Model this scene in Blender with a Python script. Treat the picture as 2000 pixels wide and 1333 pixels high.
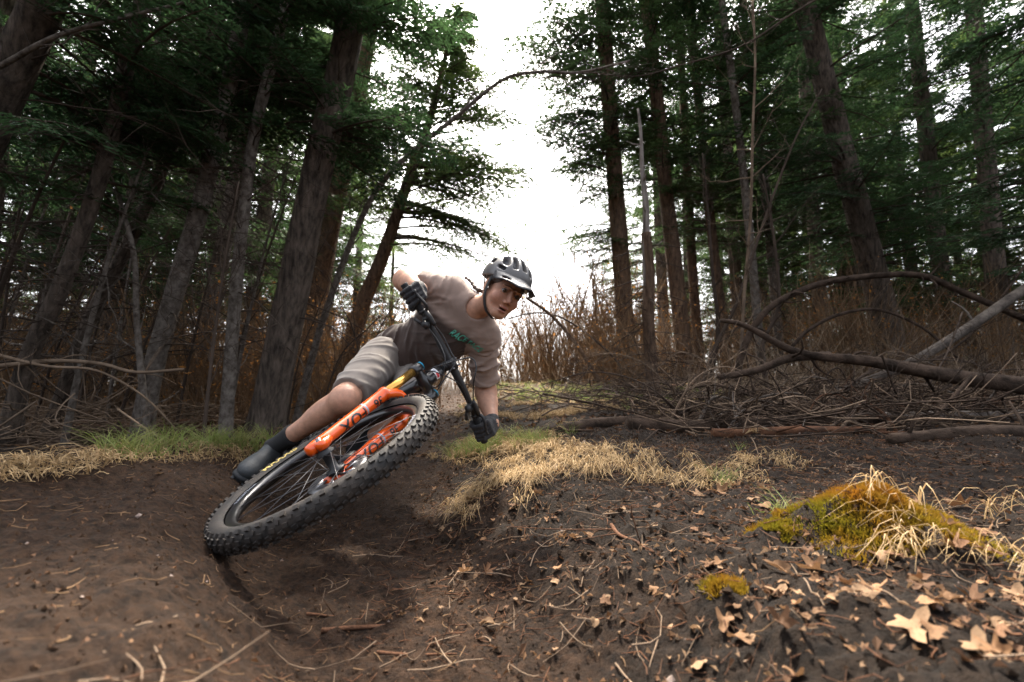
import bpy, bmesh, math, random
import numpy as np
from mathutils import Vector, Matrix
from mathutils.bvhtree import BVHTree

for o in list(bpy.data.objects): bpy.data.objects.remove(o, do_unlink=True)
SC = bpy.context.scene
COL = SC.collection
rad = math.radians

# ------------------------------------------------------------------ camera
F, PITCH, CAMZ = 900.0, rad(8), 0.5          # focal length in photo pixels (photo is 2000 wide)
cam = bpy.data.cameras.new('camera'); cam_o = bpy.data.objects.new('camera', cam); COL.objects.link(cam_o)
cam.sensor_width = 36.0; cam.lens = 36.0 * F / 2000.0
cam_o.location = (0, 0, CAMZ); cam_o.rotation_euler = (rad(90) + PITCH, 0, 0)
cam.clip_start = 0.02; cam.clip_end = 2000
cam.dof.use_dof = True; cam.dof.focus_distance = 1.75; cam.dof.aperture_fstop = 2.8
SC.camera = cam_o

# ------------------------------------------------------------------ sky and sun
SUN_EL, SUN_AZ = rad(56), rad(-2)            # azimuth measured from +Y towards +X
w = bpy.data.worlds.new('World'); SC.world = w; w.use_nodes = True
nt = w.node_tree; nt.nodes.clear()
wo = nt.nodes.new('ShaderNodeOutputWorld'); bg = nt.nodes.new('ShaderNodeBackground'); sk = nt.nodes.new('ShaderNodeTexSky')
sk.sky_type = 'NISHITA'; sk.sun_disc = False; sk.sun_elevation = SUN_EL; sk.sun_rotation = SUN_AZ
sk.air_density = .7; sk.dust_density = 8.0; sk.ozone_density = 0.3
bg.inputs['Strength'].default_value = 0.15
hs = nt.nodes.new('ShaderNodeHueSaturation'); hs.inputs['Saturation'].default_value = .4      # thin white overcast
nt.links.new(sk.outputs[0], hs.inputs['Color']); nt.links.new(hs.outputs[0], bg.inputs[0]); nt.links.new(bg.outputs[0], wo.inputs[0])
sl = bpy.data.lights.new('sun', 'SUN'); sl.energy = 4.0; sl.angle = rad(3.5); sl.color = (1.0, 0.89, 0.74)
so = bpy.data.objects.new('sun', sl); COL.objects.link(so)
sd = Vector((math.sin(SUN_AZ) * math.cos(SUN_EL), math.cos(SUN_AZ) * math.cos(SUN_EL), math.sin(SUN_EL)))
so.rotation_euler = sd.to_track_quat('Z', 'Y').to_euler(); so.location = (0, 10, 20)
SC.view_settings.view_transform = 'Standard'; SC.view_settings.look = 'None'
SC.view_settings.exposure = 2.4; SC.view_settings.gamma = 1.0
cy = SC.cycles
cy.use_denoising = True
cy.max_bounces = 6; cy.diffuse_bounces = 3; cy.glossy_bounces = 2; cy.transmission_bounces = 4; cy.transparent_max_bounces = 8
cy.caustics_reflective = False; cy.caustics_refractive = False; cy.sample_clamp_indirect = 4.0

# ------------------------------------------------------------------ helpers
def at(px, py, D):
    "photo pixel and forward distance in metres -> point in the place"
    r = (px - 1000) / F; u = (667 - py) / F
    return np.array([r * D, (math.cos(PITCH) - math.sin(PITCH) * u) * D, CAMZ + (math.sin(PITCH) + math.cos(PITCH) * u) * D])
def cv(r, u, t):
    "direction from right / up / towards-the-viewer components"
    return np.array([r, -math.sin(PITCH) * u - math.cos(PITCH) * t, math.cos(PITCH) * u - math.sin(PITCH) * t])
def nrm(v):
    v = np.asarray(v, float); return v / (np.linalg.norm(v, axis=-1, keepdims=True) + 1e-12)
def lerp(a, b, t): return a + (b - a) * t
def ss(a, b, x):
    t = np.clip((x - a) / (b - a), 0, 1); return t * t * (3 - 2 * t)
def sp(x, k=2.0): return np.logaddexp(0, x * k) / k

def hsh(i, j, s):
    n = (i.astype(np.int64) * 374761393 + j.astype(np.int64) * 668265263 + s * 2147483647) & 0xffffffff
    n = ((n ^ (n >> 13)) * 1274126177) & 0xffffffff
    n = ((n ^ (n >> 16)) * 2246822519) & 0xffffffff
    return ((n ^ (n >> 15)) & 0xffff) / 65535.0
def vnoise(x, y, s=0):
    x = np.asarray(x, float); y = np.asarray(y, float)
    i = np.floor(x); j = np.floor(y); u = x - i; v = y - j; u = u*u*(3-2*u); v = v*v*(3-2*v)
    return lerp(lerp(hsh(i, j, s), hsh(i+1, j, s), u), lerp(hsh(i, j+1, s), hsh(i+1, j+1, s), u), v) * 2 - 1
def fbm(x, y, f, o=4, s=0, g=0.5):
    a = 0; amp = 1.0
    for k in range(o):
        a = a + amp * vnoise(x * f + 17.3 * k, y * f - 9.1 * k, s + k); f *= 2.03; amp *= g
    return a

def obj(name, data, parent=None, label=None, cat=None, group=None, kind=None):
    o = bpy.data.objects.new(name, data); COL.objects.link(o)
    if parent is not None: o.parent = parent
    if label: o['label'] = label
    if cat: o['category'] = cat
    if group: o['group'] = group
    if kind: o['kind'] = kind
    return o
def thing(name, label, cat, loc=(0, 0, 0), group=None):
    o = obj(name, None, None, label, cat, group); o.location = tuple(float(c) for c in loc); o.empty_display_size = 0.1
    return o
def mesh(name, V, Fs, mats, smooth=True, mi=None, attr=None, origin=None):
    "V (N,3); Fs = array (M,k) or list of such arrays"
    V = np.asarray(V, np.float32)
    if origin is not None: V = V - np.asarray(origin, np.float32)
    if not isinstance(Fs, list): Fs = [Fs]
    Fs = [np.asarray(f, np.int32) for f in Fs if len(f)]
    me = bpy.data.meshes.new(name)
    me.vertices.add(len(V)); me.vertices.foreach_set('co', V.ravel())
    li = np.concatenate([f.ravel() for f in Fs]); cnt = np.concatenate([np.full(len(f), f.shape[1], np.int32) for f in Fs])
    st = np.concatenate([[0], np.cumsum(cnt)[:-1]]).astype(np.int32)
    me.loops.add(len(li)); me.loops.foreach_set('vertex_index', li)
    me.polygons.add(len(cnt)); me.polygons.foreach_set('loop_start', st)
    if mi is not None: me.polygons.foreach_set('material_index', np.asarray(mi, np.int32))
    me.update(calc_edges=True)
    me.polygons.foreach_set('use_smooth', np.full(len(cnt), bool(smooth)))
    for m in (mats if isinstance(mats, (list, tuple)) else [mats]): me.materials.append(m)
    if attr:
        for k, a in attr.items():
            a = np.asarray(a, np.float32)
            if a.ndim == 1:
                at_ = me.attributes.new(k, 'FLOAT', 'POINT'); at_.data.foreach_set('value', a)
            else:
                at_ = me.attributes.new(k, 'FLOAT_COLOR', 'POINT')
                at_.data.foreach_set('color', np.concatenate([a, np.ones((len(a), 1), np.float32)], 1).ravel())
    return me
class MB:
    "collects geometry for one mesh"
    def __init__(s): s.V = []; s.F = []; s.M = []; s.n = 0
    def add(s, V, Fs, m=0):
        V = np.asarray(V, float).reshape(-1, 3)
        if not isinstance(Fs, list): Fs = [Fs]
        for f in Fs:
            f = np.asarray(f, int)
            if len(f): s.F.append(f + s.n); s.M.append(np.full(len(f), m))
        s.V.append(V); s.n += len(V); return s
    def tube(s, P, R, k=8, m=0, cap=True): return s.add(*tube(P, R, k, cap), m)
    def build(s, name, mats, parent=None, smooth=True, origin=None, **kw):
        me = mesh(name, np.concatenate(s.V), s.F, mats, smooth, np.concatenate(s.M), None, origin)
        return obj(name, me, parent, **kw)
def tubes(P, R, k=3):
    "batch of tubes: P (B,N,3), R (B,N) -> V, quads"
    P = np.asarray(P, float); R = np.asarray(R, float); B, N = P.shape[:2]
    T = np.empty_like(P); T[:, 1:-1] = P[:, 2:] - P[:, :-2]; T[:, 0] = P[:, 1] - P[:, 0]; T[:, -1] = P[:, -1] - P[:, -2]
    T = nrm(T); d = nrm(P[:, -1] - P[:, 0]); ref = np.zeros((B, 3)); ref[np.arange(B), np.argmin(np.abs(d), 1)] = 1
    U = nrm(np.cross(T, ref[:, None, :])); W = np.cross(T, U)
    a = np.linspace(0, 2 * np.pi, k, endpoint=False)
    V = P[:, :, None] + R[:, :, None, None] * (np.cos(a)[:, None] * U[:, :, None] + np.sin(a)[:, None] * W[:, :, None])
    idx = np.arange(B * N * k).reshape(B, N, k); j = np.roll(np.arange(k), -1)
    q = np.stack([idx[:, :-1], idx[:, :-1][..., j], idx[:, 1:][..., j], idx[:, 1:]], -1).reshape(-1, 4)
    return V.reshape(-1, 3), q
def tube(P, R, k=8, cap=True):
    P = np.asarray(P, float); R = np.broadcast_to(np.asarray(R, float), (len(P),))
    V, q = tubes(P[None], R[None], k)
    Fs = [q]
    if cap: Fs.append(np.stack([np.arange(k)[::-1], len(V) - k + np.arange(k)]))
    return V, Fs
def smooth_path(pts, n):
    "Catmull-Rom through the points, n samples"
    p = np.asarray(pts, float); L = np.concatenate([[0], np.cumsum(np.linalg.norm(np.diff(p[:, :3], axis=0), axis=1))])
    q = np.concatenate([[2*p[0]-p[1]], p, [2*p[-1]-p[-2]]]); out = []
    for t in np.linspace(0, L[-1], n):
        i = min(max(np.searchsorted(L, t, side='right') - 1, 0), len(p) - 2); u = (t - L[i]) / max(L[i+1] - L[i], 1e-9)
        a, b, c, d = q[i], q[i+1], q[i+2], q[i+3]
        out.append(.5 * (2*b + (c-a)*u + (2*a-5*b+4*c-d)*u*u + (3*b-a-3*c+d)*u**3))
    return np.array(out)
def boxv(c, ax, h):
    "oriented box: centre, 3 axes, half sizes"
    c = np.asarray(c, float); ax = np.asarray(ax, float)
    s = np.array([(-1,-1,-1),(1,-1,-1),(1,1,-1),(-1,1,-1),(-1,-1,1),(1,-1,1),(1,1,1),(-1,1,1)], float) * np.asarray(h, float)
    return c + s @ ax, np.array([(0,3,2,1),(4,5,6,7),(0,1,5,4),(1,2,6,5),(2,3,7,6),(3,0,4,7)])

# ------------------------------------------------------------------ materials
def mat(name, col, rough=0.6, metal=0.0, spec=0.5, trans=0.0, coat=0.0, vary=0.0, vscale=8.0, bump=0.0, bscale=60.0, col2=None, attr=None, stretch=None, detail=6, sheen=0.0, objvar=0.0, bdist=.02, plates=0.0):
    m = bpy.data.materials.new(name); m.use_nodes = True; t = m.node_tree; N = t.nodes; L = t.links
    b = N['Principled BSDF']; b.inputs['Roughness'].default_value = rough; b.inputs['Metallic'].default_value = metal
    b.inputs['Specular IOR Level'].default_value = spec; b.inputs['Coat Weight'].default_value = coat; b.inputs['Sheen Weight'].default_value = sheen
    tc = N.new('ShaderNodeTexCoord'); mp = N.new('ShaderNodeMapping'); L.new(tc.outputs['Object'], mp.inputs[0])
    if stretch: mp.inputs['Scale'].default_value = stretch
    src = None
    if attr:
        a = N.new('ShaderNodeAttribute'); a.attribute_name = attr; src = a.outputs['Color']
    if vary or col2:
        n = N.new('ShaderNodeTexNoise'); n.inputs['Scale'].default_value = vscale; n.inputs['Detail'].default_value = detail; n.inputs['Roughness'].default_value = .65
        L.new(mp.outputs[0], n.inputs['Vector'])
        rp = N.new('ShaderNodeMapRange'); rp.inputs[1].default_value = .35; rp.inputs[2].default_value = .65; L.new(n.outputs[0], rp.inputs[0])
        mx = N.new('ShaderNodeMix'); mx.data_type = 'RGBA'; L.new(rp.outputs[0], mx.inputs[0])
        c2 = col2 if col2 else tuple(c * (1 - vary) for c in col)
        if src is not None:
            mm = N.new('ShaderNodeMix'); mm.data_type = 'RGBA'; mm.blend_type = 'MULTIPLY'; mm.inputs[0].default_value = 1; L.new(src, mm.inputs[6]); mm.inputs[7].default_value = (1-vary,)*3 + (1,)
            L.new(src, mx.inputs[6]); L.new(mm.outputs[2], mx.inputs[7])
        else:
            mx.inputs[6].default_value = (*col, 1); mx.inputs[7].default_value = (*c2, 1)
        src = mx.outputs[2]
    if objvar:
        oi = N.new('ShaderNodeObjectInfo'); mr = N.new('ShaderNodeMapRange'); mr.inputs[3].default_value = 1 - objvar; mr.inputs[4].default_value = 1 + objvar; L.new(oi.outputs['Random'], mr.inputs[0])
        mm = N.new('ShaderNodeVectorMath'); mm.operation = 'SCALE'; L.new(mr.outputs[0], mm.inputs['Scale'])
        if src is not None: L.new(src, mm.inputs[0])
        else: mm.inputs[0].default_value = col
        src = mm.outputs[0]
    if src is not None: L.new(src, b.inputs['Base Color'])
    else: b.inputs['Base Color'].default_value = (*col, 1)
    if bump:
        n2 = N.new('ShaderNodeTexNoise'); n2.inputs['Scale'].default_value = bscale; n2.inputs['Detail'].default_value = 8; n2.inputs['Roughness'].default_value = .7
        L.new(mp.outputs[0], n2.inputs['Vector'])
        bp = N.new('ShaderNodeBump'); bp.inputs['Strength'].default_value = bump; bp.inputs['Distance'].default_value = bdist; 
        if plates:
            vo_ = N.new('ShaderNodeTexVoronoi'); vo_.feature = 'DISTANCE_TO_EDGE'; vo_.inputs['Scale'].default_value = plates; ws = N.new('ShaderNodeVectorMath'); ws.operation = 'MULTIPLY_ADD'; L.new(n2.outputs['Color'], ws.inputs[0]); ws.inputs[1].default_value = (.3,) * 3; L.new(mp.outputs[0], ws.inputs[2]); L.new(ws.outputs[0], vo_.inputs['Vector'])
            mr_ = N.new('ShaderNodeMapRange'); mr_.inputs[2].default_value = .22; L.new(vo_.outputs['Distance'], mr_.inputs[0]); ad = N.new('ShaderNodeMath'); ad.operation = 'MULTIPLY_ADD'; ad.inputs[1].default_value = .55; L.new(mr_.outputs[0], ad.inputs[0]); L.new(n2.outputs[0], ad.inputs[2]); hsrc = ad.outputs[0]
        else: hsrc = n2.outputs[0]
        L.new(hsrc, bp.inputs['Height']); L.new(bp.outputs[0], b.inputs['Normal'])
    if trans:
        tr = N.new('ShaderNodeBsdfTranslucent'); ms = N.new('ShaderNodeMixShader'); ms.inputs[0].default_value = trans
        if src is not None: L.new(src, tr.inputs[0])
        else: tr.inputs[0].default_value = (*col, 1)
        L.new(b.outputs[0], ms.inputs[1]); L.new(tr.outputs[0], ms.inputs[2]); L.new(ms.outputs[0], N['Material Output'].inputs[0])
    return m
# ------------------------------------------------------------------ terrain
XI = ([-2, 0, .92, 1.35, 2.8, 6, 12, 30], [.9, .28, .0, -.21, -.55, -.72, -1.2, -4])
XF = ([-2, 0, .5, .83, 1.1, 1.35, 2.2, 2.8, 4, 6, 12, 30], [.7, .3, .02, -.25, -.44, -.60, -.98, -1.13, -1.3, -1.55, -2.2, -5])
def zones(x, y):
    wob = .06 * fbm(x, y, 1.7, 3, 5)
    d1 = x - np.interp(y, *XI) + wob; d2 = np.interp(y, *XF) - x + wob * .5
    return d1, d2
CW = ([0, 1.4, 1.7, 2.15, 2.5, 3.2], [1.05, .95, .84, .68, .48, .42])
def Hb(x, y):
    "broad shape of the land"
    x = np.asarray(x, float); y = np.asarray(y, float)
    r = .1 * (sp(y - 1.8) - sp(y - 11)); rl = .1 * (sp(y - 3.9) - sp(y - 12))
    b = lerp(r, rl, ss(-1.3, -2.8, x)) + .035 * (sp(x - 1.5) - sp(x - 7))
    d1, d2 = zones(x, y)
    bank = .16 * ss(-.05, .55, d1)
    fade = 1 - .75 * ss(2.6, 4.6, y)
    cw = np.interp(y, *CW)
    berm = (.21 * ss(0, .42, d2) + .09 * ss(.35, 1.3, d2) + .035 * np.exp(-((d2 - cw * .92) / .16) ** 2) - .09 * ss(1.15, 2.1, d2 / cw)) * fade
    return b + bank + berm - .13 * np.exp(-(((x + 1.30) / .2) ** 2 + ((y - 2.45) / .26) ** 2))
def H(x, y):
    x = np.asarray(x, float); y = np.asarray(y, float)
    d1, d2 = zones(x, y)
    wild = ss(.0, .4, d1) + ss(1.3, 1.9, d2)
    h = Hb(x, y) + wild * (.035 * fbm(x, y, 1.6, 3, 11)) + .012 * fbm(x, y, 3.1, 2, 3)
    # clods and crumbs of soil
    c = np.abs(fbm(x, y, 9, 3, 21)); h = h + (.012 + .009 * wild) * (c - .35)
    # moss mound and rough ground by it
    h = h + .115 * np.exp(-(((x - .84) / .19) ** 2 + ((y - 1.12) / .13) ** 2)) + .03 * np.exp(-(((x - .60) / .05) ** 2 + ((y - 1.14) / .05) ** 2)) + .018 * np.exp(-(((x - .40) / .04) ** 2 + ((y - .93) / .04) ** 2))
    return h
def Hf(x, y):
    return H(x, y) + (.008 * fbm(x, y, 26, 3, 31) + .006 * (np.abs(fbm(x, y, 60, 2, 33)) - .3)) * ss(8, 2.5, np.hypot(x, y))

def build_ground():
    th = np.concatenate([np.radians(np.linspace(-62, 62, 430)), np.radians(np.linspace(71, 289, 50))])
    rr = np.concatenate([[.03], np.geomspace(.12, 6, 300), np.geomspace(6.15, 130, 60)])
    A, Rr = np.meshgrid(th, rr); x = np.sin(A) * Rr; y = np.cos(A) * Rr
    z = Hf(x, y)
    V = np.stack([x, y, z], -1).reshape(-1, 3); n, m = len(rr), len(th)
    idx = np.arange(n * m).reshape(n, m); j = np.roll(np.arange(m), -1)
    q = np.stack([idx[:-1][:, j], idx[:-1], idx[1:], idx[1:][:, j]], -1).reshape(-1, 4)
    q = q[:, ::-1]
    cap = idx[0][None, ::-1]
    x, y = V[:, 0], V[:, 1]; d1, d2 = zones(x, y)
    trail = (1 - ss(-.02, .3, d1 + .15 * fbm(x, y, 4, 3, 8))) * (1 - ss(.95, 1.15, (d2 + .10 * fbm(x, y, 3, 3, 9)) / np.interp(y, *CW)))
    far = ss(4.5, 8, y) * ss(-2, 0, x)
    # trodden trail earth / black loam / matted straw-coloured floor
    cT = np.array([.044, .0240, .0133]); cL = np.array([.0200, .0127, .0080]); cS = np.array([.14, .10, .055])
    c = cL + trail[:, None] * (cT - cL); c = c + (far * (1 - trail) * .8)[:, None] * (cS - c)
    litter = ss(1.0, 1.5, d2 / np.interp(y, *CW)); c = c + (litter * .6)[:, None] * (np.array([.045, .029, .018]) - c)
    g = m_ground
    me = mesh('ground', V, [q, cap], g, True, None, {'tint': c})
    return obj('ground', me, kind='structure')
m_ground = mat('ground_soil', (.05, .03, .02), rough=.95, spec=.15, vary=.8, vscale=46, bump=1.0, bscale=120, bdist=.016, attr='tint', detail=12)
ground = build_ground()
# ------------------------------------------------------------------ bicycle
WC = np.array([-.576, 1.501, .326]); WN = nrm([-.42, -.32, .849])           # front hub, axle direction (upper side)
WB = nrm(np.array([0, 0, 1]) - WN[2] * WN); WF = -np.cross(WN, WB)
_a = rad(20); ST = math.cos(_a) * WB - math.sin(_a) * WF; FW = math.cos(_a) * WF + math.sin(_a) * WB   # steering axis, square to it
CROWN = WC + .55 * ST - .044 * FW
BAR = CROWN + .165 * ST + .045 * FW
_d, _h = rad(7), rad(31)
G = FW * math.cos(_d) + WN * math.sin(_d); BN = WN * math.cos(_d) - FW * math.sin(_d)     # frame forward, frame side
BU = math.cos(_h) * ST + math.sin(_h) * G; BR = -math.cos(_h) * G + math.sin(_h) * ST        # frame up, frame rear
FO = WC - .044 * FW + .044 * G
BB = FO + .76 * BR - .03 * BU; RA = FO + 1.2 * BR
m_rubber = mat('tyre_rubber', (.015, .0145, .014), rough=.7, spec=.4, vary=.0, col2=(.040, .031, .024), vscale=20, bump=.15, bscale=200)
m_blackm = mat('black_metal', (.012, .012, .013), rough=.28, spec=.5, coat=.3)
m_satin = mat('satin_black', (.016, .016, .017), rough=.5)
m_orange = mat('orange_gloss', (.82, .10, .004), rough=.28, coat=.7)
m_gold = mat('gold_stanchion', (.75, .42, .10), rough=.22, metal=.9)
m_steel = mat('steel', (.22, .22, .23), rough=.4, metal=1)
m_spoke = mat('spoke_black', (.05, .05, .055), rough=.4)
m_grey = mat('grey_decal', (.38, .40, .46), rough=.35)
m_white = mat('white_print', (.75, .75, .75), rough=.5)
m_red = mat('red_print', (.6, .03, .03), rough=.5)
m_black_print = mat('black_print', (.01, .01, .012), rough=.35)
m_yellow = mat('yellow_print', (.72, .55, .17), rough=.6, vary=.35, vscale=90)
m_blue = mat('blue_cap', (.02, .25, .40), rough=.35, metal=.6)
def ring_pts(c, a, b, r, n=96):
    t = np.linspace(0, 2 * np.pi, n, endpoint=False)
    return c + r * (np.cos(t)[:, None] * a + np.sin(t)[:, None] * b)
def revolve(c, ax, a, b, prof, n=96, closed=True):
    "profile of (radius, along axis) swept round the axis"
    prof = np.asarray(prof, float); t = np.linspace(0, 2*np.pi, n, endpoint=False); k = len(prof)
    V = c + prof[None, :, 0, None] * (np.cos(t)[:, None, None] * a + np.sin(t)[:, None, None] * b) + prof[None, :, 1, None] * ax
    idx = np.arange(n * k).reshape(n, k); i2 = np.roll(idx, -1, 0)
    if closed: j = np.roll(np.arange(k), -1); q = np.stack([idx, i2, i2[:, j], idx[:, j]], -1).reshape(-1, 4)
    else: q = np.stack([idx[:, :-1], i2[:, :-1], i2[:, 1:], idx[:, 1:]], -1).reshape(-1, 4)
    return V.reshape(-1, 3), q
def text_mesh(txt, size):
    cu = bpy.data.curves.new('letters', 'FONT'); cu.body = txt; cu.size = size; cu.align_x = 'CENTER'; cu.align_y = 'CENTER'; cu.resolution_u = 3; cu.offset = size * .018
    o = bpy.data.objects.new('letters', cu); COL.objects.link(o); bpy.context.view_layer.update()
    me = bpy.data.meshes.new_from_object(o.evaluated_get(bpy.context.evaluated_depsgraph_get()))
    bpy.data.objects.remove(o); bpy.data.curves.remove(cu)
    bm = bmesh.new(); bm.from_mesh(me); bmesh.ops.triangulate(bm, faces=bm.faces)
    for _ in range(2):
        bmesh.ops.subdivide_edges(bm, edges=[e for e in bm.edges if e.calc_length() > size * .18], cuts=1)
        bmesh.ops.triangulate(bm, faces=bm.faces)
    V = np.array([v.co[:] for v in bm.verts]); bm.verts.ensure_lookup_table(); Fx = np.array([[v.index for v in f.verts] for f in bm.faces]); bm.free(); bpy.data.meshes.remove(me)
    return V, Fx
TR, TM = .338, .031
def tyre_profile(n=18):
    ph = np.linspace(-2.45, 2.45, n)            # open towards the rim
    return np.stack([TR + TM * np.cos(ph) * 1.0, TM * 1.02 * np.sin(ph)], 1)
def wheel(name, parent, c, n, a, b, label=None, front=True):
    W = obj(name, None, parent, label=label); W.location = c.tolist()
    O = np.zeros(3)
    V, q = revolve(O, n, a, b, tyre_profile(), 120, False)
    mb = MB().add(V, q)
    # knobs: alternating centre pairs, transition and shoulder rows
    N = 66
    for i in range(N):
        for (ph, l, wd, ht, off, tw) in ((-.22, .0105, .0055, .0048, 0, .2), (.22, .0105, .0055, .0048, .5, -.2), (-.62, .0085, .005, .0045, .5, .3), (.62, .0085, .005, .0045, 0, -.3), (-1.02, .011, .0052, .0062, 0, .05), (1.02, .011, .0052, .0062, .5, -.05)):
            t = 2 * np.pi * (i + off) / N; rd = np.cos(t) * a + np.sin(t) * b; tg = -np.sin(t) * a + np.cos(t) * b
            out = math.cos(ph) * rd + math.sin(ph) * n; sid = -math.sin(ph) * rd + math.cos(ph) * n
            p = rd * TR + out * (TM + ht * .5 - .001)
            t2 = math.cos(tw) * tg + math.sin(tw) * sid; s2 = np.cross(out, t2)
            mb.add(*boxv(p, [t2, s2, out], (l * .62, wd, ht * .75)))
    ty = mb.build('tyre', m_rubber, W, smooth=False)
    for p in ty.data.polygons[:119 * 17 + 17]: p.use_smooth = True
    V, q = revolve(O, n, a, b, [(.316, .0155), (.311, .017), (.298, .0165), (.288, .009), (.286, 0), (.288, -.009), (.298, -.0165), (.311, -.017), (.316, -.0155), (.309, -.013), (.303, 0), (.309, .013)], 110)
    MB().add(V, q).build('rim', m_blackm, W)
    V, q = revolve(O, n, a, b, [(.008, .055), (.016, .055), (.017, .045), (.029, .033), (.029, .029), (.016, .024), (.015, -.024), (.032, -.029), (.032, -.033), (.022, -.045), (.016, -.055), (.008, -.055)], 28)
    MB().add(V, q).build('hub', m_satin, W)
    V, q = revolve(O, n, a, b, [(.052, -.047), (.100, -.047), (.1, -.0488), (.052, -.0488)], 60)
    mr = MB().add(V, q)
    for k in range(6):
        t = k * np.pi / 3; mr.tube([(np.cos(t) * a + np.sin(t) * b) * .025 - .048 * n, (np.cos(t + .5) * a + np.sin(t + .5) * b) * .075 - .048 * n], .004, 6)
    mr.build('brake_disc', m_steel, W)
    for k in range(28):
        t = 2 * np.pi * k / 28; sd_ = 1 if k % 2 else -1; cr = .55 if (k // 2) % 2 else -.55
        p0 = .028 * (np.cos(t + cr) * a + np.sin(t + cr) * b) + sd_ * .031 * n; p1 = .292 * (np.cos(t) * a + np.sin(t) * b) + sd_ * .004 * n
        obj('spoke', mesh('spoke', *tube([p0, p1], .0011, 5), m_spoke), W)
    return W
bike = thing('mountain_bike', 'black mountain bike with bright orange fork leaning hard over in the dirt berm', 'bicycle', (0, 0, 0))
FWH = wheel('front_wheel', bike, WC, WN, WF, WB)
RWH = wheel('rear_wheel', bike, RA, BN, G, nrm(np.cross(BN, G)))
# yellow lettering and grey rim print on the side turned up
def ring_text(txt, size, r, ang, parent, m, side=1, lift=.0015, space=1.0, flip=1):
    mb = MB()
    V, Fx = text_mesh(txt, size)
    t = ang + flip * V[:, 0] * space / r; rr = r - flip * V[:, 1]
    # follow the rounded side of the tyre
    sy = np.sqrt(np.maximum((TM + lift) ** 2 - np.minimum(np.abs(rr - TR), TM) ** 2, 1e-6)) if lift > 0 else np.full(len(rr), .0185)
    P = rr[:, None] * (np.cos(t)[:, None] * WF + np.sin(t)[:, None] * WB) + (side * sy)[:, None] * WN
    mb.add(P, Fx); return mb
def ang_of(px, py):
    "angle round the front wheel of a photo pixel on its upper face"
    best = min(((np.hypot(*(np.array(pr(WC + .34 * (math.cos(t) * WF + math.sin(t) * WB) + .03 * WN)) - (px, py))), t) for t in np.linspace(0, 2*np.pi, 720)))
    return best[1]
def pr(P):
    P = np.asarray(P) - (0, 0, CAMZ); d = P[1] * math.cos(PITCH) + P[2] * math.sin(PITCH); u = -P[1] * math.sin(PITCH) + P[2] * math.cos(PITCH)
    return 1000 + F * P[0] / d, 667 - F * u / d
TA = ang_of(552, 893)
ring_text('MAXXIS', .034, .333, TA + .05, FWH, m_yellow, flip=-1, space=1.15).build('tyre_lettering', m_yellow, FWH, smooth=False)
ring_text('RACEFACE', .017, .3035, ang_of(470, 985), FWH, m_grey, lift=-1, flip=-1, space=1.5).build('rim_lettering', m_grey, FWH, smooth=False)
ring_text('RACEFACE', .017, .3035, ang_of(800, 800), FWH, m_grey, lift=-1, flip=-1, space=1.5).build('rim_lettering', m_grey, FWH, smooth=False)
# fork
fork = obj('fork', None, bike); fork.location = WC.tolist()
def rel(o0): return lambda P: np.asarray(P, float) - o0
rw = rel(WC)
for s in (1, -1):
    foot = WC + s * .060 * WN; ax0 = foot - .028 * FW; top = CROWN + s * .066 * WN
    d = nrm(top - ax0); L_ = np.linalg.norm(top - ax0)
    ts = np.array([-.035, -.03, .0, .06, .12, .25, .335, .34, .352, .356]); rs = np.array([.006, .019, .0215, .0205, .0215, .0235, .0245, .0275, .0275, .0225])
    leg = MB().tube(rw(ax0 + d * ts[:, None]), rs, 24)
    leg.tube(rw([foot - s * .012 * WN + .006 * FW, foot + s * .016 * WN + .006 * FW]), .019, 20)
    leg.tube(rw(smooth_path([ax0 + .02 * d, foot + .03 * d, foot - .005 * d], 6)), [.018, .017, .016, .016, .017, .015], 14)
    lo = leg.build('fork_leg', m_orange, fork)
    st = MB().tube(rw([ax0 + .34 * d, ax0 + (L_ - .012) * d]), .0178, 24).build('stanchion', m_gold, fork)
    tp = MB().tube(rw([top - .022 * d, top - .018 * d, top + .026 * d, top + .03 * d]), [.020, .0245, .0245, .022], 20).build('crown_clamp', m_blackm, fork)
    MB().tube(rw([top + .030 * d, top + .037 * d, top + .039 * d]), [.022, .022, .018], 20).build('top_cap', m_blue, fork)
    # lettering on the leg, facing up and outwards; reads from the top down
    def leg_text(txt, size, tpos, arc0, mm, nm):
        V, Fx = text_mesh(txt, size); e1 = nrm(WN * s); e2 = np.cross(d, e1)
        face = nrm(np.array([0, 0, CAMZ]) - (ax0 + tpos * d)); face = nrm(face - d * (face @ d)); base = math.atan2(face @ e2, face @ e1) + arc0
        R_ = np.interp(tpos, ts, rs) + .0012
        an = base + V[:, 1] / R_ * (1 if s > 0 else 1)
        P = ax0 + (tpos - V[:, 0])[:, None] * d + R_ * (np.cos(an)[:, None] * e1 + np.sin(an)[:, None] * e2)
        MB().add(rw(P), Fx).build(nm, mm, fork, smooth=False)
    leg_text('FOX', .062, .160, .42, m_black_print, 'leg_lettering')
    leg_text('36', .046, .285, .42, m_black_print, 'leg_lettering')
    bd = MB(); bd.tube(rw([ax0 + .222 * d, ax0 + .230 * d]), .0236, 24, cap=False); bd.build('leg_band', m_grey, fork)
arch = []
_l = CROWN + .066 * WN - WC; 
for s in np.linspace(-1, 1, 15):
    foot = WC + s * .060 * WN - .028 * FW; top = CROWN + s * .066 * WN; d = nrm(top - foot)
    hh = .335 + .072 * (1 - abs(s) ** 2.6)
    arch.append(foot + d * hh + .018 * FW)
MB().tube(rw(smooth_path(arch, 24)), np.interp(np.linspace(-1, 1, 24), [-1, 0, 1], [.019, .0145, .019]), 14).build('fork_arch', m_orange, fork)
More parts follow.
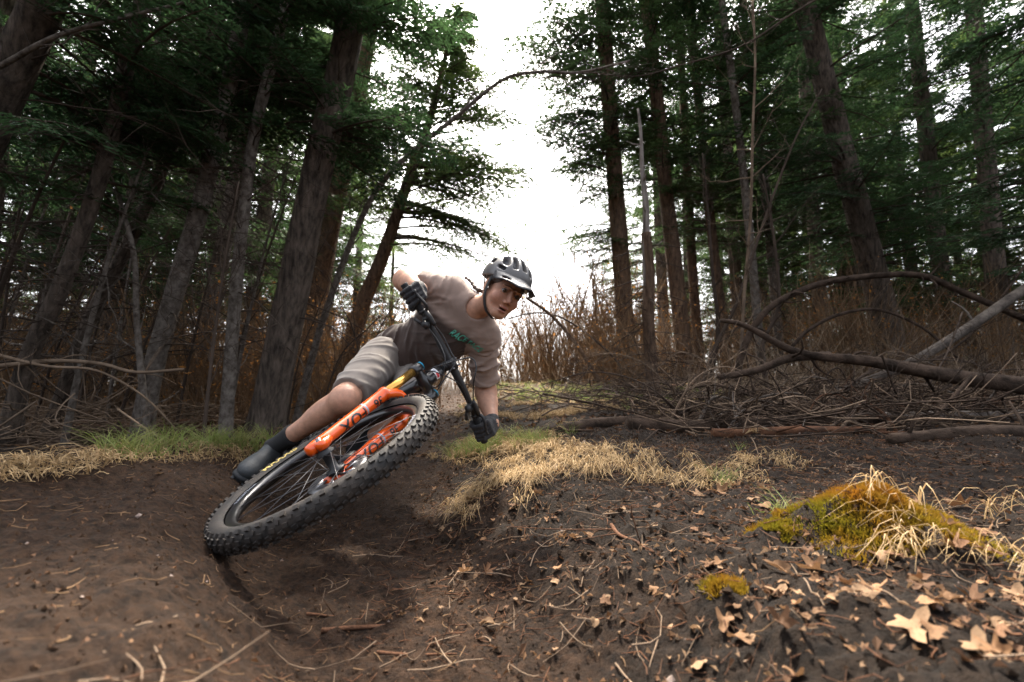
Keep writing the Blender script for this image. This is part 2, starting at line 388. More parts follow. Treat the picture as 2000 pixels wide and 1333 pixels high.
cb = MB(); cb.tube(rw(smooth_path([CROWN + .066 * WN, CROWN + .03 * WN + .012 * ST, CROWN + .012 * ST, CROWN - .03 * WN + .012 * ST, CROWN - .066 * WN], 12)), [.022, .021, .021, .023, .026, .027, .027, .026, .023, .021, .021, .022], 14); cb.build('fork_crown', m_blackm, fork)
MB().tube(rw([WC + .085 * WN, WC - .085 * WN]), .0075, 12).build('axle', m_steel, fork)
cal = MB().add(*boxv(rw(WC - .052 * WN + .09 * ST - .055 * FW), [ST, FW, WN], (.03, .016, .016))); cal.build('brake_caliper', m_satin, fork)
# head tube, frame
frame = obj('frame', None, bike); frame.location = CROWN.tolist(); rc = rel(CROWN)
HT = MB().tube(rc([CROWN + .012 * ST, CROWN + .018 * ST, CROWN + .04 * ST, CROWN + .075 * ST, CROWN + .11 * ST, CROWN + .128 * ST]), [.029, .0335, .0315, .0300, .0315, .030], 24).build('head_tube', m_blackm, frame)
bdg = MB()
_e1 = nrm(np.array([0, 0, CAMZ]) - CROWN); _e1 = nrm(_e1 - ST * (_e1 @ ST)); _e2 = np.cross(ST, _e1)
def patch(t0, t1, a0, a1, R_, n=8):
    A = np.linspace(a0, a1, n); P = []
    for t in (t0, t1):
        for x in A: P.append(CROWN + t * ST + R_ * (math.cos(x) * _e1 + math.sin(x) * _e2))
    return np.array(P), np.array([(i, i + 1, n + i + 1, n + i) for i in range(n - 1)])
V, q = patch(.062, .086, -.9, .9, .0317); MB().add(rc(V), q).build('head_badge', m_white, frame)
V, q = patch(.066, .082, .0, .7, .0325); MB().add(rc(V), q).build('head_badge', m_red, frame)
V, q = patch(.067, .080, -.65, -.2, .0325); MB().add(rc(V), q).build('head_badge', m_grey, frame)
ht0, ht1 = CROWN + .03 * ST, CROWN + .10 * ST; SEAT = FO + .93 * BR + .33 * BU
MB().tube(rc(smooth_path([ht0, lerp(ht0, BB, .4) - .01 * BU, BB], 10)), np.linspace(.030, .034, 10), 16).build('down_tube', m_blackm, frame)
MB().tube(rc(smooth_path([ht1, lerp(ht1, SEAT, .5), SEAT], 8)), .021, 14).build('top_tube', m_blackm, frame)
MB().tube(rc([BB, SEAT, SEAT + .16 * BU + .05 * BR]), [.022, .018, .015], 14).build('seat_tube', m_blackm, frame)
for s in (1, -1):
    MB().tube(rc(smooth_path([BB + s * .03 * BN + .02 * BR, lerp(BB, RA, .5) + s * .055 * BN, RA + s * .068 * BN], 8)), .011, 10).build('chain_stay', m_blackm, frame)
    MB().tube(rc(smooth_path([SEAT - .05 * BU + s * .02 * BN, lerp(SEAT, RA, .5) + s * .06 * BN, RA + s * .068 * BN], 8)), .009, 10).build('seat_stay', m_blackm, frame)
MB().tube(rc([RA + .08 * BN, RA - .08 * BN]), .008, 10).build('rear_axle', m_steel, frame)
sd0 = SEAT + .16 * BU + .05 * BR
sad = MB()
for k, (t, wd) in enumerate(zip(np.linspace(-.15, .11, 9), [.012, .018, .022, .026, .032, .045, .062, .07, .06])):
    P = [rc(sd0 + t * BR + x * wd * BN + (.03 - .02 * x * x + .01 * (k > 6)) * BU) for x in np.linspace(-1, 1, 7)]
    sad.V.append(np.array(P)); sad.n += 7
sad.F.append(np.array([(i * 7 + j, i * 7 + j + 1, i * 7 + j + 8, i * 7 + j + 7) for i in range(8) for j in range(6)])); sad.M.append(np.zeros(48, int))
sad_o = sad.build('saddle', m_satin, frame); md = sad_o.modifiers.new('thick', 'SOLIDIFY'); md.thickness = .02
# crank, pedals, chainring, derailleur
crank = obj('crankset', None, bike); crank.location = BB.tolist(); rb = rel(BB)
V, q = revolve(np.zeros(3), BN, G, BU, [(.05, .048), (.066, .048), (.068, .046), (.05, .044)], 40); MB().add(V, q).build('chainring', m_satin, crank)
CK = rad(8); ckd = -math.cos(CK) * BU + math.sin(CK) * G
PED = {}
for s in (1, -1):
    pc = at(481, 934, 2.03) if s > 0 else at(704, 921, 2.08); PED[s] = pc; e = pc - s * .06 * BN
    MB().tube(rb([BB + s * .05 * BN, BB + s * .062 * BN, e]), [.014, .013, .011], 10).build('crank_arm', m_satin, crank)
    pm = MB(); PG = nrm(at(487, 916, 1.93) - at(532, 893, 2.16)) if s > 0 else G; PG = nrm(PG - BN * (PG @ BN)); PU = np.cross(BN, PG)
    for (o1, hh) in ((PG * .045, (.006, .05, .008)), (-PG * .045, (.006, .05, .008))): pm.add(*boxv(rb(pc + o1), [PG, BN, PU], hh))
    for x in (-.045, 0, .045): pm.add(*boxv(rb(pc + x * BN), [PG, BN, PU], (.045, .006, .007)))
    pm.build('pedal', m_satin, crank)
dr = MB().add(*boxv(rb(RA - .09 * BU + .07 * BN), [G, BN, BU], (.012, .008, .04))); dr.tube(rb([RA - .05 * BU + .075 * BN, RA - .07 * BU + .09 * BN + .02 * G, RA - .13 * BU + .075 * BN]), .009, 8); dr.build('derailleur', m_steel, crank)
# stem, handlebar, grips, levers, hoses
cock = obj('handlebar', None, bike); cock.location = BAR.tolist(); rh = rel(BAR)
HB = lambda t: BAR + t * WN - .045 * abs(t) ** 2 / .15 * (FW * .75) + .004 * ss(.05, .16, abs(t)) * ST
bp = np.array([HB(t) for t in np.linspace(-.405, .405, 41)])
MB().tube(rh(bp), np.interp(np.abs(np.linspace(-.405, .405, 41)), [0, .05, .15, .2, .42], [.0185, .0185, .0150, .0125, .0118]), 16).build('bar', m_satin, cock)
stm = MB(); stm.tube(rh([CROWN + .128 * ST, CROWN + .134 * ST, CROWN + .176 * ST, CROWN + .18 * ST]), [.021, .0225, .0225, .019], 18); stm.tube(rh([CROWN + .152 * ST, BAR - .004 * FW]), [.019, .022], 14); stm.tube(rh([BAR - .026 * WN, BAR + .026 * WN]), .0235, 18)
stm.build('stem', m_satin, cock)
for k in (-1, 1):
    for j in (-1, 1): MB().tube(rh([BAR + k * .016 * WN + j * .02 * ST + .012 * FW, BAR + k * .016 * WN + j * .02 * ST + .026 * FW]), .0042, 8).build('bolt', m_steel, cock)
GRIP = {}
m_grip = mat('grip_rubber', (.012, .012, .013), rough=.8, bump=.5, bscale=400)
for s in (1, -1):
    g0, g1 = HB(s * .272), HB(s * .405); GRIP[s] = (g0, g1)
    ts = np.linspace(0, 1, 27); MB().tube(rh(g0 + (g1 - g0) * ts[:, None]), [.0155 + .0012 * (i % 2) for i in range(27)], 18).build('grip', m_grip, cock)
    dg = nrm(g1 - g0)
    MB().tube(rh([g0 - .014 * dg, g0 - .001 * dg]), .0175, 16).build('grip_collar', m_satin, cock)
    # brake: clamp, reservoir body, lever blade
    cp = HB(s * .23); br = MB()
    br.tube(rh([cp - .01 * dg, cp + .01 * dg]), .0165, 14)
    body0, body1 = cp - .030 * dg + .028 * FW - .008 * ST, cp + .035 * dg + .028 * FW - .006 * ST
    br.tube(rh([body0 - .012 * dg, body0, lerp(body0, body1, .5), body1]), [.007, .010, .0115, .009], 12)
    br.add(*boxv(rh(cp + .016 * FW), [dg, FW, ST], (.009, .014, .008))); bro = br.build('brake_lever_body', m_satin, cock)
    lv = smooth_path([body1 + .004 * FW, body1 + .018 * FW + .01 * dg, cp + .07 * dg + .052 * FW - .012 * ST, cp + .115 * dg + .046 * FW - .016 * ST, cp + .135 * dg + .05 * FW - .016 * ST], 12)
    MB().tube(rh(lv), np.linspace(.0075, .0055, 12), 8).build('brake_lever', m_satin, cock)
    # dropper / shifter paddle hanging below the bar
    sh = MB(); sc_ = HB(s * .205); sh.tube(rh([sc_ - .008 * dg, sc_ + .008 * dg]), .0155, 12)
    sh.tube(rh([sc_ - .012 * ST, sc_ - .035 * ST + .01 * FW, sc_ - .045 * ST + .012 * FW + .02 * dg]), [.011, .017, .012], 10)
    sh.tube(rh([sc_ - .04 * ST + .01 * dg, sc_ - .05 * ST - .01 * FW + .05 * dg]), [.006, .008], 8); sh.build('shifter', m_satin, cock)
    hose = smooth_path([body0 - .012 * dg, HB(s * .13) + .035 * FW - .002 * ST, HB(s * .06) + .05 * FW - .02 * ST, BAR + s * .015 * WN + .065 * FW - .045 * ST, CROWN + s * -.02 * WN + .075 * FW + .06 * ST, CROWN - s * .045 * WN + .05 * FW + .015 * ST] if s > 0 else
                       [body0 - .012 * dg, HB(-.15) + .045 * FW + .0 * ST, BAR - .09 * WN + .10 * FW - .03 * ST, BAR - .045 * WN + .12 * FW + .0 * ST, BAR + .0 * WN + .10 * FW + .015 * ST, CROWN + .03 * WN + .07 * FW + .09 * ST, CROWN + .04 * WN + .035 * FW + .05 * ST], 40)
    MB().tube(rh(hose), .0032, 7).build('brake_hose', m_satin, cock)
    cab = smooth_path([sc_ - .03 * ST + .01 * FW, HB(s * .12) + .04 * FW - .05 * ST, BAR + s * .05 * WN + .07 * FW - .10 * ST, CROWN - s * .03 * WN + .06 * FW + .03 * ST, CROWN - s * .04 * WN + .0 * FW + .03 * ST], 30)
    MB().tube(rh(cab), .0024, 7).build('shift_cable', m_satin, cock)
# ------------------------------------------------------------------ solid modelling on a grid, for the rider
class Field:
    def __init__(s, xs, ys, zs):
        s.ax = [np.asarray(a, np.float32) for a in (xs, ys, zs)]
        s.D = np.full([len(a) for a in s.ax], 1.0, np.float32)
    def region(s, lo, hi):
        sl = tuple(slice(max(np.searchsorted(a, l) - 1, 0), min(np.searchsorted(a, h) + 1, len(a))) for a, l, h in zip(s.ax, lo, hi))
        X = np.stack(np.meshgrid(*[a[q] for a, q in zip(s.ax, sl)], indexing='ij'), -1)
        return sl, X
    def op(s, fn, lo, hi, k, mode):
        sl, X = s.region(lo, hi)
        if X.size == 0: return s
        d = fn(X).astype(np.float32); D = s.D[sl]
        if mode == 'u':
            h = np.clip(.5 + .5 * (D - d) / k, 0, 1); s.D[sl] = D + (d - D) * h - k * h * (1 - h)
        elif mode == 's':
            h = np.clip(.5 - .5 * (D + d) / k, 0, 1); s.D[sl] = D + (-d - D) * h + k * h * (1 - h)
        return s
    def cone(s, A, B, r1, r2, k=.02, mode='u'):
        A = np.asarray(A, float); B = np.asarray(B, float); m = max(r1, r2) + k + .03
        d = B - A; L2 = float(d @ d) + 1e-12
        def fn(X):
            t = np.clip(((X - A) @ d) / L2, 0, 1); return np.linalg.norm(X - A - t[..., None] * d, axis=-1) - (r1 + (r2 - r1) * t)
        return s.op(fn, np.minimum(A, B) - m, np.maximum(A, B) + m, k, mode)
    def path(s, pts, rs, k=.02):
        for i in range(len(pts) - 1): s.cone(pts[i], pts[i+1], rs[i], rs[i+1], k)
        return s
    def ell(s, c, ax, r, k=.02, mode='u'):
        c = np.asarray(c, float); M = np.asarray(ax, float).T; r = np.asarray(r, float); m = r.max() + k + .03
        def fn(X):
            p = (X - c) @ M; a = np.linalg.norm(p / r, axis=-1); b = np.linalg.norm(p / (r * r), axis=-1); return a * (a - 1) / (b + 1e-9)
        return s.op(fn, c - m, c + m, k, mode)
    def box(s, c, ax, h, rd=.005, k=.005, mode='u'):
        c = np.asarray(c, float); M = np.asarray(ax, float).T; h = np.asarray(h, float); m = np.linalg.norm(h) + k + .03
        def fn(X):
            q = np.abs((X - c) @ M) - h + rd; return np.linalg.norm(np.maximum(q, 0), axis=-1) + np.minimum(q.max(-1), 0) - rd
        return s.op(fn, c - m, c + m, k, mode)
    def cut(s, p, n, k=.004):
        "keep the side the normal points away from"
        X = np.stack(np.meshgrid(*s.ax, indexing='ij'), -1); d = -((X - np.asarray(p)) @ nrm(n))
        return s.op(lambda _: d, [-99]*3, [99]*3, k, 's') if d.shape == s.D.shape else s
    def mesh(s):
        D = s.D; S = D < 0
        c = [S[i:D.shape[0]-1+i, j:D.shape[1]-1+j, l:D.shape[2]-1+l] for i in (0, 1) for j in (0, 1) for l in (0, 1)]
        tot = np.zeros(c[0].shape, np.int8)
        for q in c: tot += q
        act = (tot > 0) & (tot < 8); I = np.argwhere(act); idm = np.full(act.shape, -1, np.int64); idm[act] = np.arange(len(I))
        offs = [(i, j, l) for i in (0, 1) for j in (0, 1) for l in (0, 1)]
        d8 = np.stack([D[I[:, 0]+o[0], I[:, 1]+o[1], I[:, 2]+o[2]] for o in offs], 1)
        acc = np.zeros((len(I), 3)); cnt = np.zeros(len(I))
        for a in range(8):
            for b in range(a + 1, 8):
                if sum(x != y for x, y in zip(offs[a], offs[b])) != 1: continue
                m = (d8[:, a] < 0) != (d8[:, b] < 0); t = d8[:, a] / (d8[:, a] - d8[:, b] + 1e-12)
                P = np.array(offs[a]) + np.clip(t, 0, 1)[:, None] * (np.array(offs[b]) - np.array(offs[a])); acc[m] += P[m]; cnt[m] += 1
        G_ = I + acc / cnt[:, None]
        V = np.stack([np.interp(G_[:, k], np.arange(len(s.ax[k])), s.ax[k]) for k in range(3)], 1)
        Q = []
        for ax in range(3):
            o1, o2 = (ax + 1) % 3, (ax + 2) % 3
            sl0 = [slice(None)] * 3; sl1 = [slice(None)] * 3; sl0[ax] = slice(0, -1); sl1[ax] = slice(1, None)
            for o in (o1, o2): sl0[o] = slice(1, -1); sl1[o] = slice(1, -1)
            e0, e1 = S[tuple(sl0)], S[tuple(sl1)]; E_ = np.argwhere(e0 != e1); 
            if not len(E_): continue
            sg = e0[E_[:, 0], E_[:, 1], E_[:, 2]]; b = E_.copy(); b[:, o1] += 1; b[:, o2] += 1
            def cell(d1, d2):
                g = b.copy(); g[:, o1] += d1; g[:, o2] += d2; return idm[g[:, 0], g[:, 1], g[:, 2]]
            q = np.stack([cell(-1, -1), cell(0, -1), cell(0, 0), cell(-1, 0)], 1); q[~sg] = q[~sg][:, ::-1]; Q.append(q)
        return V, np.concatenate(Q)
def axis(lo, hi, st): return np.arange(lo, hi + st, st)
def field(pts, pad, st):
    p = np.asarray(pts); lo = p.min(0) - pad; hi = p.max(0) + pad; return Field(*[axis(lo[i], hi[i], st) for i in range(3)])
def wob(V, f, s=0.0):
    x, y, z = V[:, 0] * f + s, V[:, 1] * f + 2 * s, V[:, 2] * f - s
    a = np.sin(x + 1.3 * np.sin(1.7 * y + .4)) + np.sin(1.4 * y + 1.1 * np.sin(1.9 * z + 1)) + np.sin(1.2 * z + 1.2 * np.sin(1.6 * x + 2)); return a / 3
def vnormals(V, Q):
    n = np.cross(V[Q[:, 2]] - V[Q[:, 0]], V[Q[:, 3]] - V[Q[:, 1]]); N = np.zeros_like(V)
    for k in range(4): np.add.at(N, Q[:, k], n)
    return nrm(N)

# pose: joints
PV = at(768, 712, 2.44); NK = at(926, 603, 2.2)
RS, LS = at(882, 572, 2.24), at(944, 655, 2.24)
RE, LE = at(790, 549, 2.26), at(949, 768, 2.36)
RHIP, LHIP = at(745, 700, 2.30), at(806, 735, 2.40)
RK, LK = at(674, 780, 1.92), at(812, 797, 1.96)
RAN, LAN = at(541, 871, 2.10), at(700, 876, 2.14)
XT = nrm(LS - RS); ZT = nrm(NK - PV); ZT = nrm(ZT - XT * (ZT @ XT)); YT = np.cross(XT, ZT)       # rider's left, up the spine, chest front
TAX = [XT, YT, ZT]
# head axes
_r = cv(.89, -.45, 0); _u = cv(.45, .89, 0); _t = cv(0, 0, 1)
HY = nrm(.52 * _r + .85 * _t - .10 * _u); HZ = nrm(_u - HY * (_u @ HY)); HX = np.cross(HY, HZ)
HS = 1.06
HO = at(998, 575, 2.01) - .078 * HS * HY
HAX = [HX, HY, HZ]
def hp(x, y, z): return HO + HS * (x * HX + y * HY + z * HZ)
def hr(*r): return np.array(r) * HS
# hands on the grips
HAND = {}
for s, E_ in ((1, RE), (-1, LE)):
    g0, g1 = GRIP[s]; dg = nrm(g1 - g0); c = g0 + .072 * dg
    e1 = E_ - c; e1 = nrm(e1 - dg * (e1 @ dg)); e2 = np.cross(dg, e1)
    if e2 @ (ST * .8 + FW * .5) < 0: e2 = -e2
    wr = c + .062 * e1 + .045 * e2 + .012 * dg
    HAND[s] = (c, dg, e1, e2, wr)
RW, LW = HAND[1][4], HAND[-1][4]

def torso(f, g, k=.05):
    f.ell(lerp(PV, NK, .68), TAX, (.150 + g, .100 + g, .175 + g), k)
    f.ell(lerp(PV, NK, .36), TAX, (.128 + g, .088 + g, .17 + g), k)
    f.ell(lerp(PV, NK, .03), TAX, (.150 + g, .105 + g, .12 + g), k)
    f.cone(RS, LS, .058 + g, .058 + g, k); f.cone(lerp(PV, NK, .99), RS, .052 + g, .055 + g, k); f.cone(lerp(PV, NK, .99), LS, .052 + g, .055 + g, k)
    f.ell(lerp(PV, NK, .66) + .06 * YT + .055 * XT, TAX, (.055 + g, .04 + g, .055 + g), k); f.ell(lerp(PV, NK, .66) + .06 * YT - .055 * XT, TAX, (.055 + g, .04 + g, .055 + g), k)
def legs(f, g, k=.03):
    f.cone(RHIP, RK, .088 + g, .060 + g, k); f.cone(LHIP, LK, .088 + g, .060 + g, k)
rider = thing('person', 'cyclist in taupe jersey and grey shorts leaning over the handlebar through a corner', 'person', PV)
rp_ = rel(PV)
m_skin = mat('skin', (.4, .22, .15), rough=.5, spec=.4, vary=.28, vscale=34, bump=.12, bscale=160, bdist=.006, attr='tint')
# body: one surface from head to ankles, finer round the head
allp = np.array([PV, NK, RS, LS, RE, LE, RHIP, LHIP, RK, LK, RAN, LAN, RW, LW, hp(0, 0, .15), hp(0, .1, -.1)])
lo, hi = allp.min(0) - .14, allp.max(0) + .14; hlo, hhi = hp(0, .01, 0) - .15, hp(0, .01, 0) + .15
axs = []
for i in range(3):
    axs.append(np.unique(np.round(np.concatenate([axis(lo[i], max(hlo[i], lo[i]), .0115), axis(max(hlo[i], lo[i]), min(hhi[i], hi[i]), .0038), axis(min(hhi[i], hi[i]), hi[i], .0115)]), 5)))
B = Field(*axs)
torso(B, -.004)
legs(B, -.006)
for K_, A_ in ((RK, RAN), (LK, LAN)):
    cf = lerp(K_, A_, .28); back = nrm(cv(.35, .6, -.5)); d_ = nrm(A_ - K_); back = nrm(back - d_ * (back @ d_))
    B.cone(K_, A_, .053, .034, .03); B.ell(cf + .012 * back, [d_, back, np.cross(d_, back)], (.13, .050, .050), .03); B.ell(K_ - .008 * back, [d_, back, np.cross(d_, back)], (.055, .048, .050), .03)
for s, S_, E_, W_ in ((1, RS, RE, RW), (-1, LS, LE, LW)):
    B.cone(S_, E_, .056, .051, .03); B.cone(E_, lerp(E_, W_, .35), .051, .047, .03); B.cone(lerp(E_, W_, .35), W_, .045, .030, .02); B.cone(W_, HAND[s][0] + .03 * HAND[s][2] + .03 * HAND[s][3], .026, .02, .02)
# neck and head
B.cone(hp(0, -.03, -.07), lerp(PV, NK, 1.02), .047, .053, .03)
B.cone(hp(.035, -.03, -.06), lerp(NK, LS, .25) + .03 * YT, .018, .016, .03)
B.ell(hp(0, -.022, .045), HAX, hr(.074, .094, .085), .03)
B.ell(hp(0, .020, -.036), HAX, hr(.063, .067, .079), .025)
B.ell(hp(0, .058, -.098), HAX, hr(.020, .022, .018), .024)
for s in (1, -1):
    B.cone(hp(s * .058, -.008, -.05), hp(s * .018, .060, -.098), .016, .015, .025)
    B.ell(hp(s * .040, .056, -.036), HAX, hr(.024, .021, .024), .024)
    B.ell(hp(s * .077, -.008, -.012), HAX, hr(.007, .019, .030), .008)
    B.ell(hp(s * .0325, .099, .000), HAX, hr(.0175, .0175, .0095), .010, 's')
    B.cone(hp(s * .014, .086, .019), hp(s * .046, .073, .017), .0065, .006, .012)
    B.cone(hp(s * .020, .0825, .0068), hp(s * .045, .074, .0050), .0046, .004, .003)
    B.cone(hp(s * .020, .080, -.0088), hp(s * .045, .073, -.0075), .0046, .004, .004)
B.cone(hp(0, .082, .010), hp(0, .101, -.032), .0066, .0096, .012)
for s in (1, -1):
    B.ell(hp(s * .012, .093, -.040), HAX, hr(.0085, .011, .0075), .006)
    B.ell(hp(s * .007, .101, -.0475), HAX, hr(.0042, .006, .003), .003, 's')
B.ell(hp(0, .084, -.064), HAX, hr(.024, .0105, .0062), .004)
B.ell(hp(0, .080, -.081), HAX, hr(.020, .0115, .0068), .004)
B.ell(hp(0, .092, -.0725), HAX, hr(.0175, .017, .0036), .003, 's')
V, Q = B.mesh()
loc = (V - HO) @ np.array(HAX).T / HS
tint = np.tile(np.array([[.52, .285, .190]]), (len(V), 1))
def blob(c, r): return np.exp(-(((loc - c) / r) ** 2).sum(1))
lips = np.clip(blob((0, .090, -.0635), (.020, .02, .0065)) + blob((0, .088, -.081), (.018, .02, .007)), 0, 1)[:, None]
tint = lerp(tint, np.array([.42, .14, .12]), lips * .85)
inn = ((np.abs(loc[:, 2] + .0725) < .0036) & (np.abs(loc[:, 0]) < .017) & (loc[:, 1] > .07) & (loc[:, 1] < .0915))[:, None]
tint = np.where(inn, np.array([.05, .014, .012]), tint)
flush = np.clip(blob((.045, .06, -.035), (.03, .04, .028)) + blob((-.045, .06, -.035), (.03, .04, .028)) + .8 * blob((0, .105, -.035), (.018, .03, .018)), 0, 1)[:, None]
tint = lerp(tint, np.array([.52, .22, .155]), flush * .6)
skull = ss(.05, .075, loc[:, 2])[:, None] * (np.linalg.norm(loc, axis=1) < .2)[:, None]
tint = lerp(tint, np.array([.05, .03, .02]), skull)
obj('body', mesh('body', rp_(V), Q, m_skin, True, None, {'tint': tint}), rider)
# eyes and brows
m_eye = mat('eye_white', (.22, .19, .175), rough=.2); m_iris = mat('iris', (.035, .022, .014), rough=.15); m_hair = mat('brown_hair', (.075, .040, .022), rough=.55, vary=.5, vscale=60, stretch=(1, 1, 6))
for s in (1, -1):
    c = hp(s * .0325, .0735, -.0005); gz = nrm(HY * .9 + .28 * HX - .05 * HZ); a_ = nrm(np.cross(gz, HZ)); b_ = np.cross(a_, gz); R_ = .0122 * HS
    ph = np.linspace(0.02, np.pi - .02, 14); V, q = revolve(rp_(c), gz, a_, b_, np.stack([R_ * np.sin(ph), R_ * np.cos(ph)], 1), 20, False)
    eo = MB().add(V, q).build('eye', m_eye, rider)
    ph = np.linspace(0.0, .62, 5); V, q = revolve(rp_(c), gz, a_, b_, np.stack([R_ * 1.02 * np.sin(ph) + 1e-5, R_ * 1.02 * np.cos(ph)], 1), 18, False); MB().add(V, q).build('iris', m_iris, eo)
    MB().tube(rp_(smooth_path([hp(s * .014, .0925, .0195), hp(s * .030, .0905, .0235), hp(s * .048, .076, .0185)], 9)), [.001, .002, .0023, .0023, .0023, .002, .0018, .0014, .001], 6).build('eyebrow', m_hair, rider)
    MB().tube(rp_(smooth_path([hp(s * .020, .0845, .004), hp(s * .033, .0875, .0075), hp(s * .047, .0745, .003)], 9)), .0012, 5).build('eyelashes', m_hair, rider)
# hair at the temples and a short plait behind the shoulder
f = field([hp(0, 0, 0)], .17, .005)
f.ell(hp(0, -.026, .040), HAX, hr(.0795, .0985, .088), .01); f.ell(hp(0, .075, -.02), HAX, hr(.058, .07, .085), .012, 's'); f.cut(hp(0, 0, -.03), -HZ - .5 * HY)
f.cone(hp(-.074, .012, .01), hp(-.072, .012, -.012), .005, .003, .006); f.cone(hp(.074, .012, .01), hp(.072, .012, -.012), .005, .003, .006)
V, Q = f.mesh(); MB().add(rp_(V), Q).build('hair', m_hair, rider)
pl = smooth_path([hp(-.02, -.105, -.04), at(932, 566, 2.2), at(920, 551, 2.24), at(910, 543, 2.27)], 22)
MB().tube(rp_(pl), [.0135 + .0025 * math.sin(i * 1.9) - .0003 * i for i in range(22)], 10).build('plait', m_hair, rider)
# helmet
m_helm = mat('helmet_grey', (.12, .115, .112), rough=.42, coat=.15, vary=.1, vscale=6); m_visor = mat('visor_grey', (.04, .04, .043), rough=.45)
helmet = obj('helmet', None, rider); helmet.location = rp_(HO).tolist(); rhm = rel(HO)
f = field([hp(0, -.01, .05)], .19, .0042)
f.ell(hp(0, -.014, .052), HAX, hr(.100, .126, .098), .02); f.ell(hp(0, -.085, .02), HAX, hr(.078, .055, .075), .03)
f.ell(hp(0, -.016, .042), HAX, hr(.082, .104, .084), .004, 's')
f.cut(hp(0, .0, .026), -HZ + .18 * HY); 
for (x, y, z, hx, hy, hz, ty) in ((0, .055, .15, .012, .034, .05, 0), (.036, .05, .142, .0105, .036, .05, .1), (-.036, .05, .142, .0105, .036, .05, -.1), (.066, .03, .12, .012, .030, .03, .2), (-.066, .03, .12, .012, .030, .03, -.2),
                              (.018, -.03, .15, .011, .028, .05, 0), (-.018, -.03, .15, .011, .028, .05, 0), (.055, -.045, .135, .011, .026, .045, 0), (-.055, -.045, .135, .011, .026, .045, 0), (.085, -.035, .085, .03, .022, .010, 0), (-.085, -.035, .085, .03, .022, .010, 0), (.03, -.10, .12, .010, .03, .03, 0), (-.03, -.10, .12, .010, .03, .03, 0), (.09, .045, .075, .03, .02, .007, 0), (-.09, .045, .075, .03, .02, .007, 0)):
    a2 = [math.cos(ty) * HX - math.sin(ty) * HY, math.cos(ty) * HY + math.sin(ty) * HX, HZ]
    f.box(hp(x, y, z), a2, hr(hx, hy, hz), .006, .006, 's')
V, Q = f.mesh(); MB().add(rhm(V), Q).build('helmet_shell', m_helm, helmet)
# dark liner seen through the vents
f = field([hp(0, -.01, .05)], .16, .006); f.ell(hp(0, -.016, .044), HAX, hr(.0845, .1065, .0865), .01); f.ell(hp(0, -.02, .038), HAX, hr(.078, .099, .08), .004, 's'); f.cut(hp(0, 0, .035), -HZ + .15 * HY)
V, Q = f.mesh(); MB().add(rhm(V), Q).build('helmet_liner', mat('helmet_foam', (.045, .045, .05), rough=.8), helmet)
# visor: curved peak with thickness
vs = []; nx, ny = 19, 8
for j in range(ny):
    for i in range(nx):
        u_ = -1 + 2 * i / (nx - 1); v_ = j / (ny - 1); an = u_ * 1.12
        ry = lerp(.108, .222 - .05 * abs(u_) ** 2.5, v_); rx = lerp(.101, .108, v_)
        vs.append(hp(rx * math.sin(an), -.016 + ry * math.cos(an), lerp(.074, .044, v_) - .036 * (1 - math.cos(an)) + .004 * math.cos(u_ * 9) * v_))
vq = [(j*nx+i, j*nx+i+1, (j+1)*nx+i+1, (j+1)*nx+i) for j in range(ny - 1) for i in range(nx - 1) if not (j in (4, 5) and i in (3, 4, 14, 15))]
vo = MB().add(rhm(np.array(vs)), np.array(vq)).build('visor', m_visor, helmet); md = vo.modifiers.new('thick', 'SOLIDIFY'); md.thickness = .006; md.offset = 0
# straps and chin buckle
for s in (1, -1):
    P = smooth_path([hp(s * .082, .012, .03), hp(s * .079, .012, -.02), hp(s * .068, .018, -.065), hp(s * .040, .034, -.108), hp(0, .044, -.125)], 18)
    V_, T_ = [], np.gradient(P, axis=0)
    sb = MB()
    for i in range(18):
        t_ = nrm(T_[i]); o_ = nrm((P[i] - hp(0, .0, -.03)) - t_ * ((P[i] - hp(0, .0, -.03)) @ t_)); sd_ = np.cross(t_, o_); P2 = P[i] + .004 * o_
        V_ += [P2 + .0085 * sd_, P2 - .0085 * sd_, P2 - .0085 * sd_ - .0025 * o_, P2 + .0085 * sd_ - .0025 * o_]
    sb.add(rhm(np.array(V_)), np.array([(i*4+a, i*4+(a+1) % 4, i*4+4+(a+1) % 4, i*4+4+a) for i in range(17) for a in range(4)])); sb.build('strap', m_satin, helmet)
    P = smooth_path([hp(s * .080, -.06, .02), hp(s * .078, -.03, -.02), hp(s * .068, .016, -.062)], 8); MB().tube(rhm(P), .0035, 6).build('strap', m_satin, helmet)
MB().add(*boxv(rhm(hp(-.052, .03, -.092)), HAX, (.006, .008, .012))).build('buckle', m_satin, helmet)
# jersey
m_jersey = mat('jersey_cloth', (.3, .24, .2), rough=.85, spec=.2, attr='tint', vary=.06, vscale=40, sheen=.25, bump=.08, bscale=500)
f = field(np.array([PV, NK, RS, LS, RE, LE]), .17, .0068)
torso(f, .012)
f.ell(lerp(PV, NK, .16), TAX, (.168, .128, .12), .04)
for S_, E_, t_ in ((RS, RE, .66), (LS, LE, .86)):
    f.cone(S_, lerp(S_, E_, 1.2), .070, .070, .04)
n1 = nrm(RE - RS); n2 = nrm(LE - LS)
X = np.stack(np.meshgrid(*f.ax, indexing='ij'), -1)
def lim(p, n, near, rad_):
    d = (X - p) @ n; m_ = np.linalg.norm(X - near, axis=-1) < rad_; f.D[m_] = np.maximum(f.D[m_], d[m_])
lim(lerp(RS, RE, .66), n1, lerp(RS, RE, 1.15), .145); lim(lerp(LS, LE, .80), n2, LE, .125)
hem = PV + .055 * ZT; d = -((X - hem) @ ZT) ; f.D = np.maximum(f.D, d.astype(np.float32))
nb = lerp(PV, NK, 1.0); nd = nrm(hp(0, -.02, -.08) - nb)
f.cone(nb + .05 * nd + .03 * YT, nb + .2 * nd + .06 * YT, .056, .09, .006, 's')
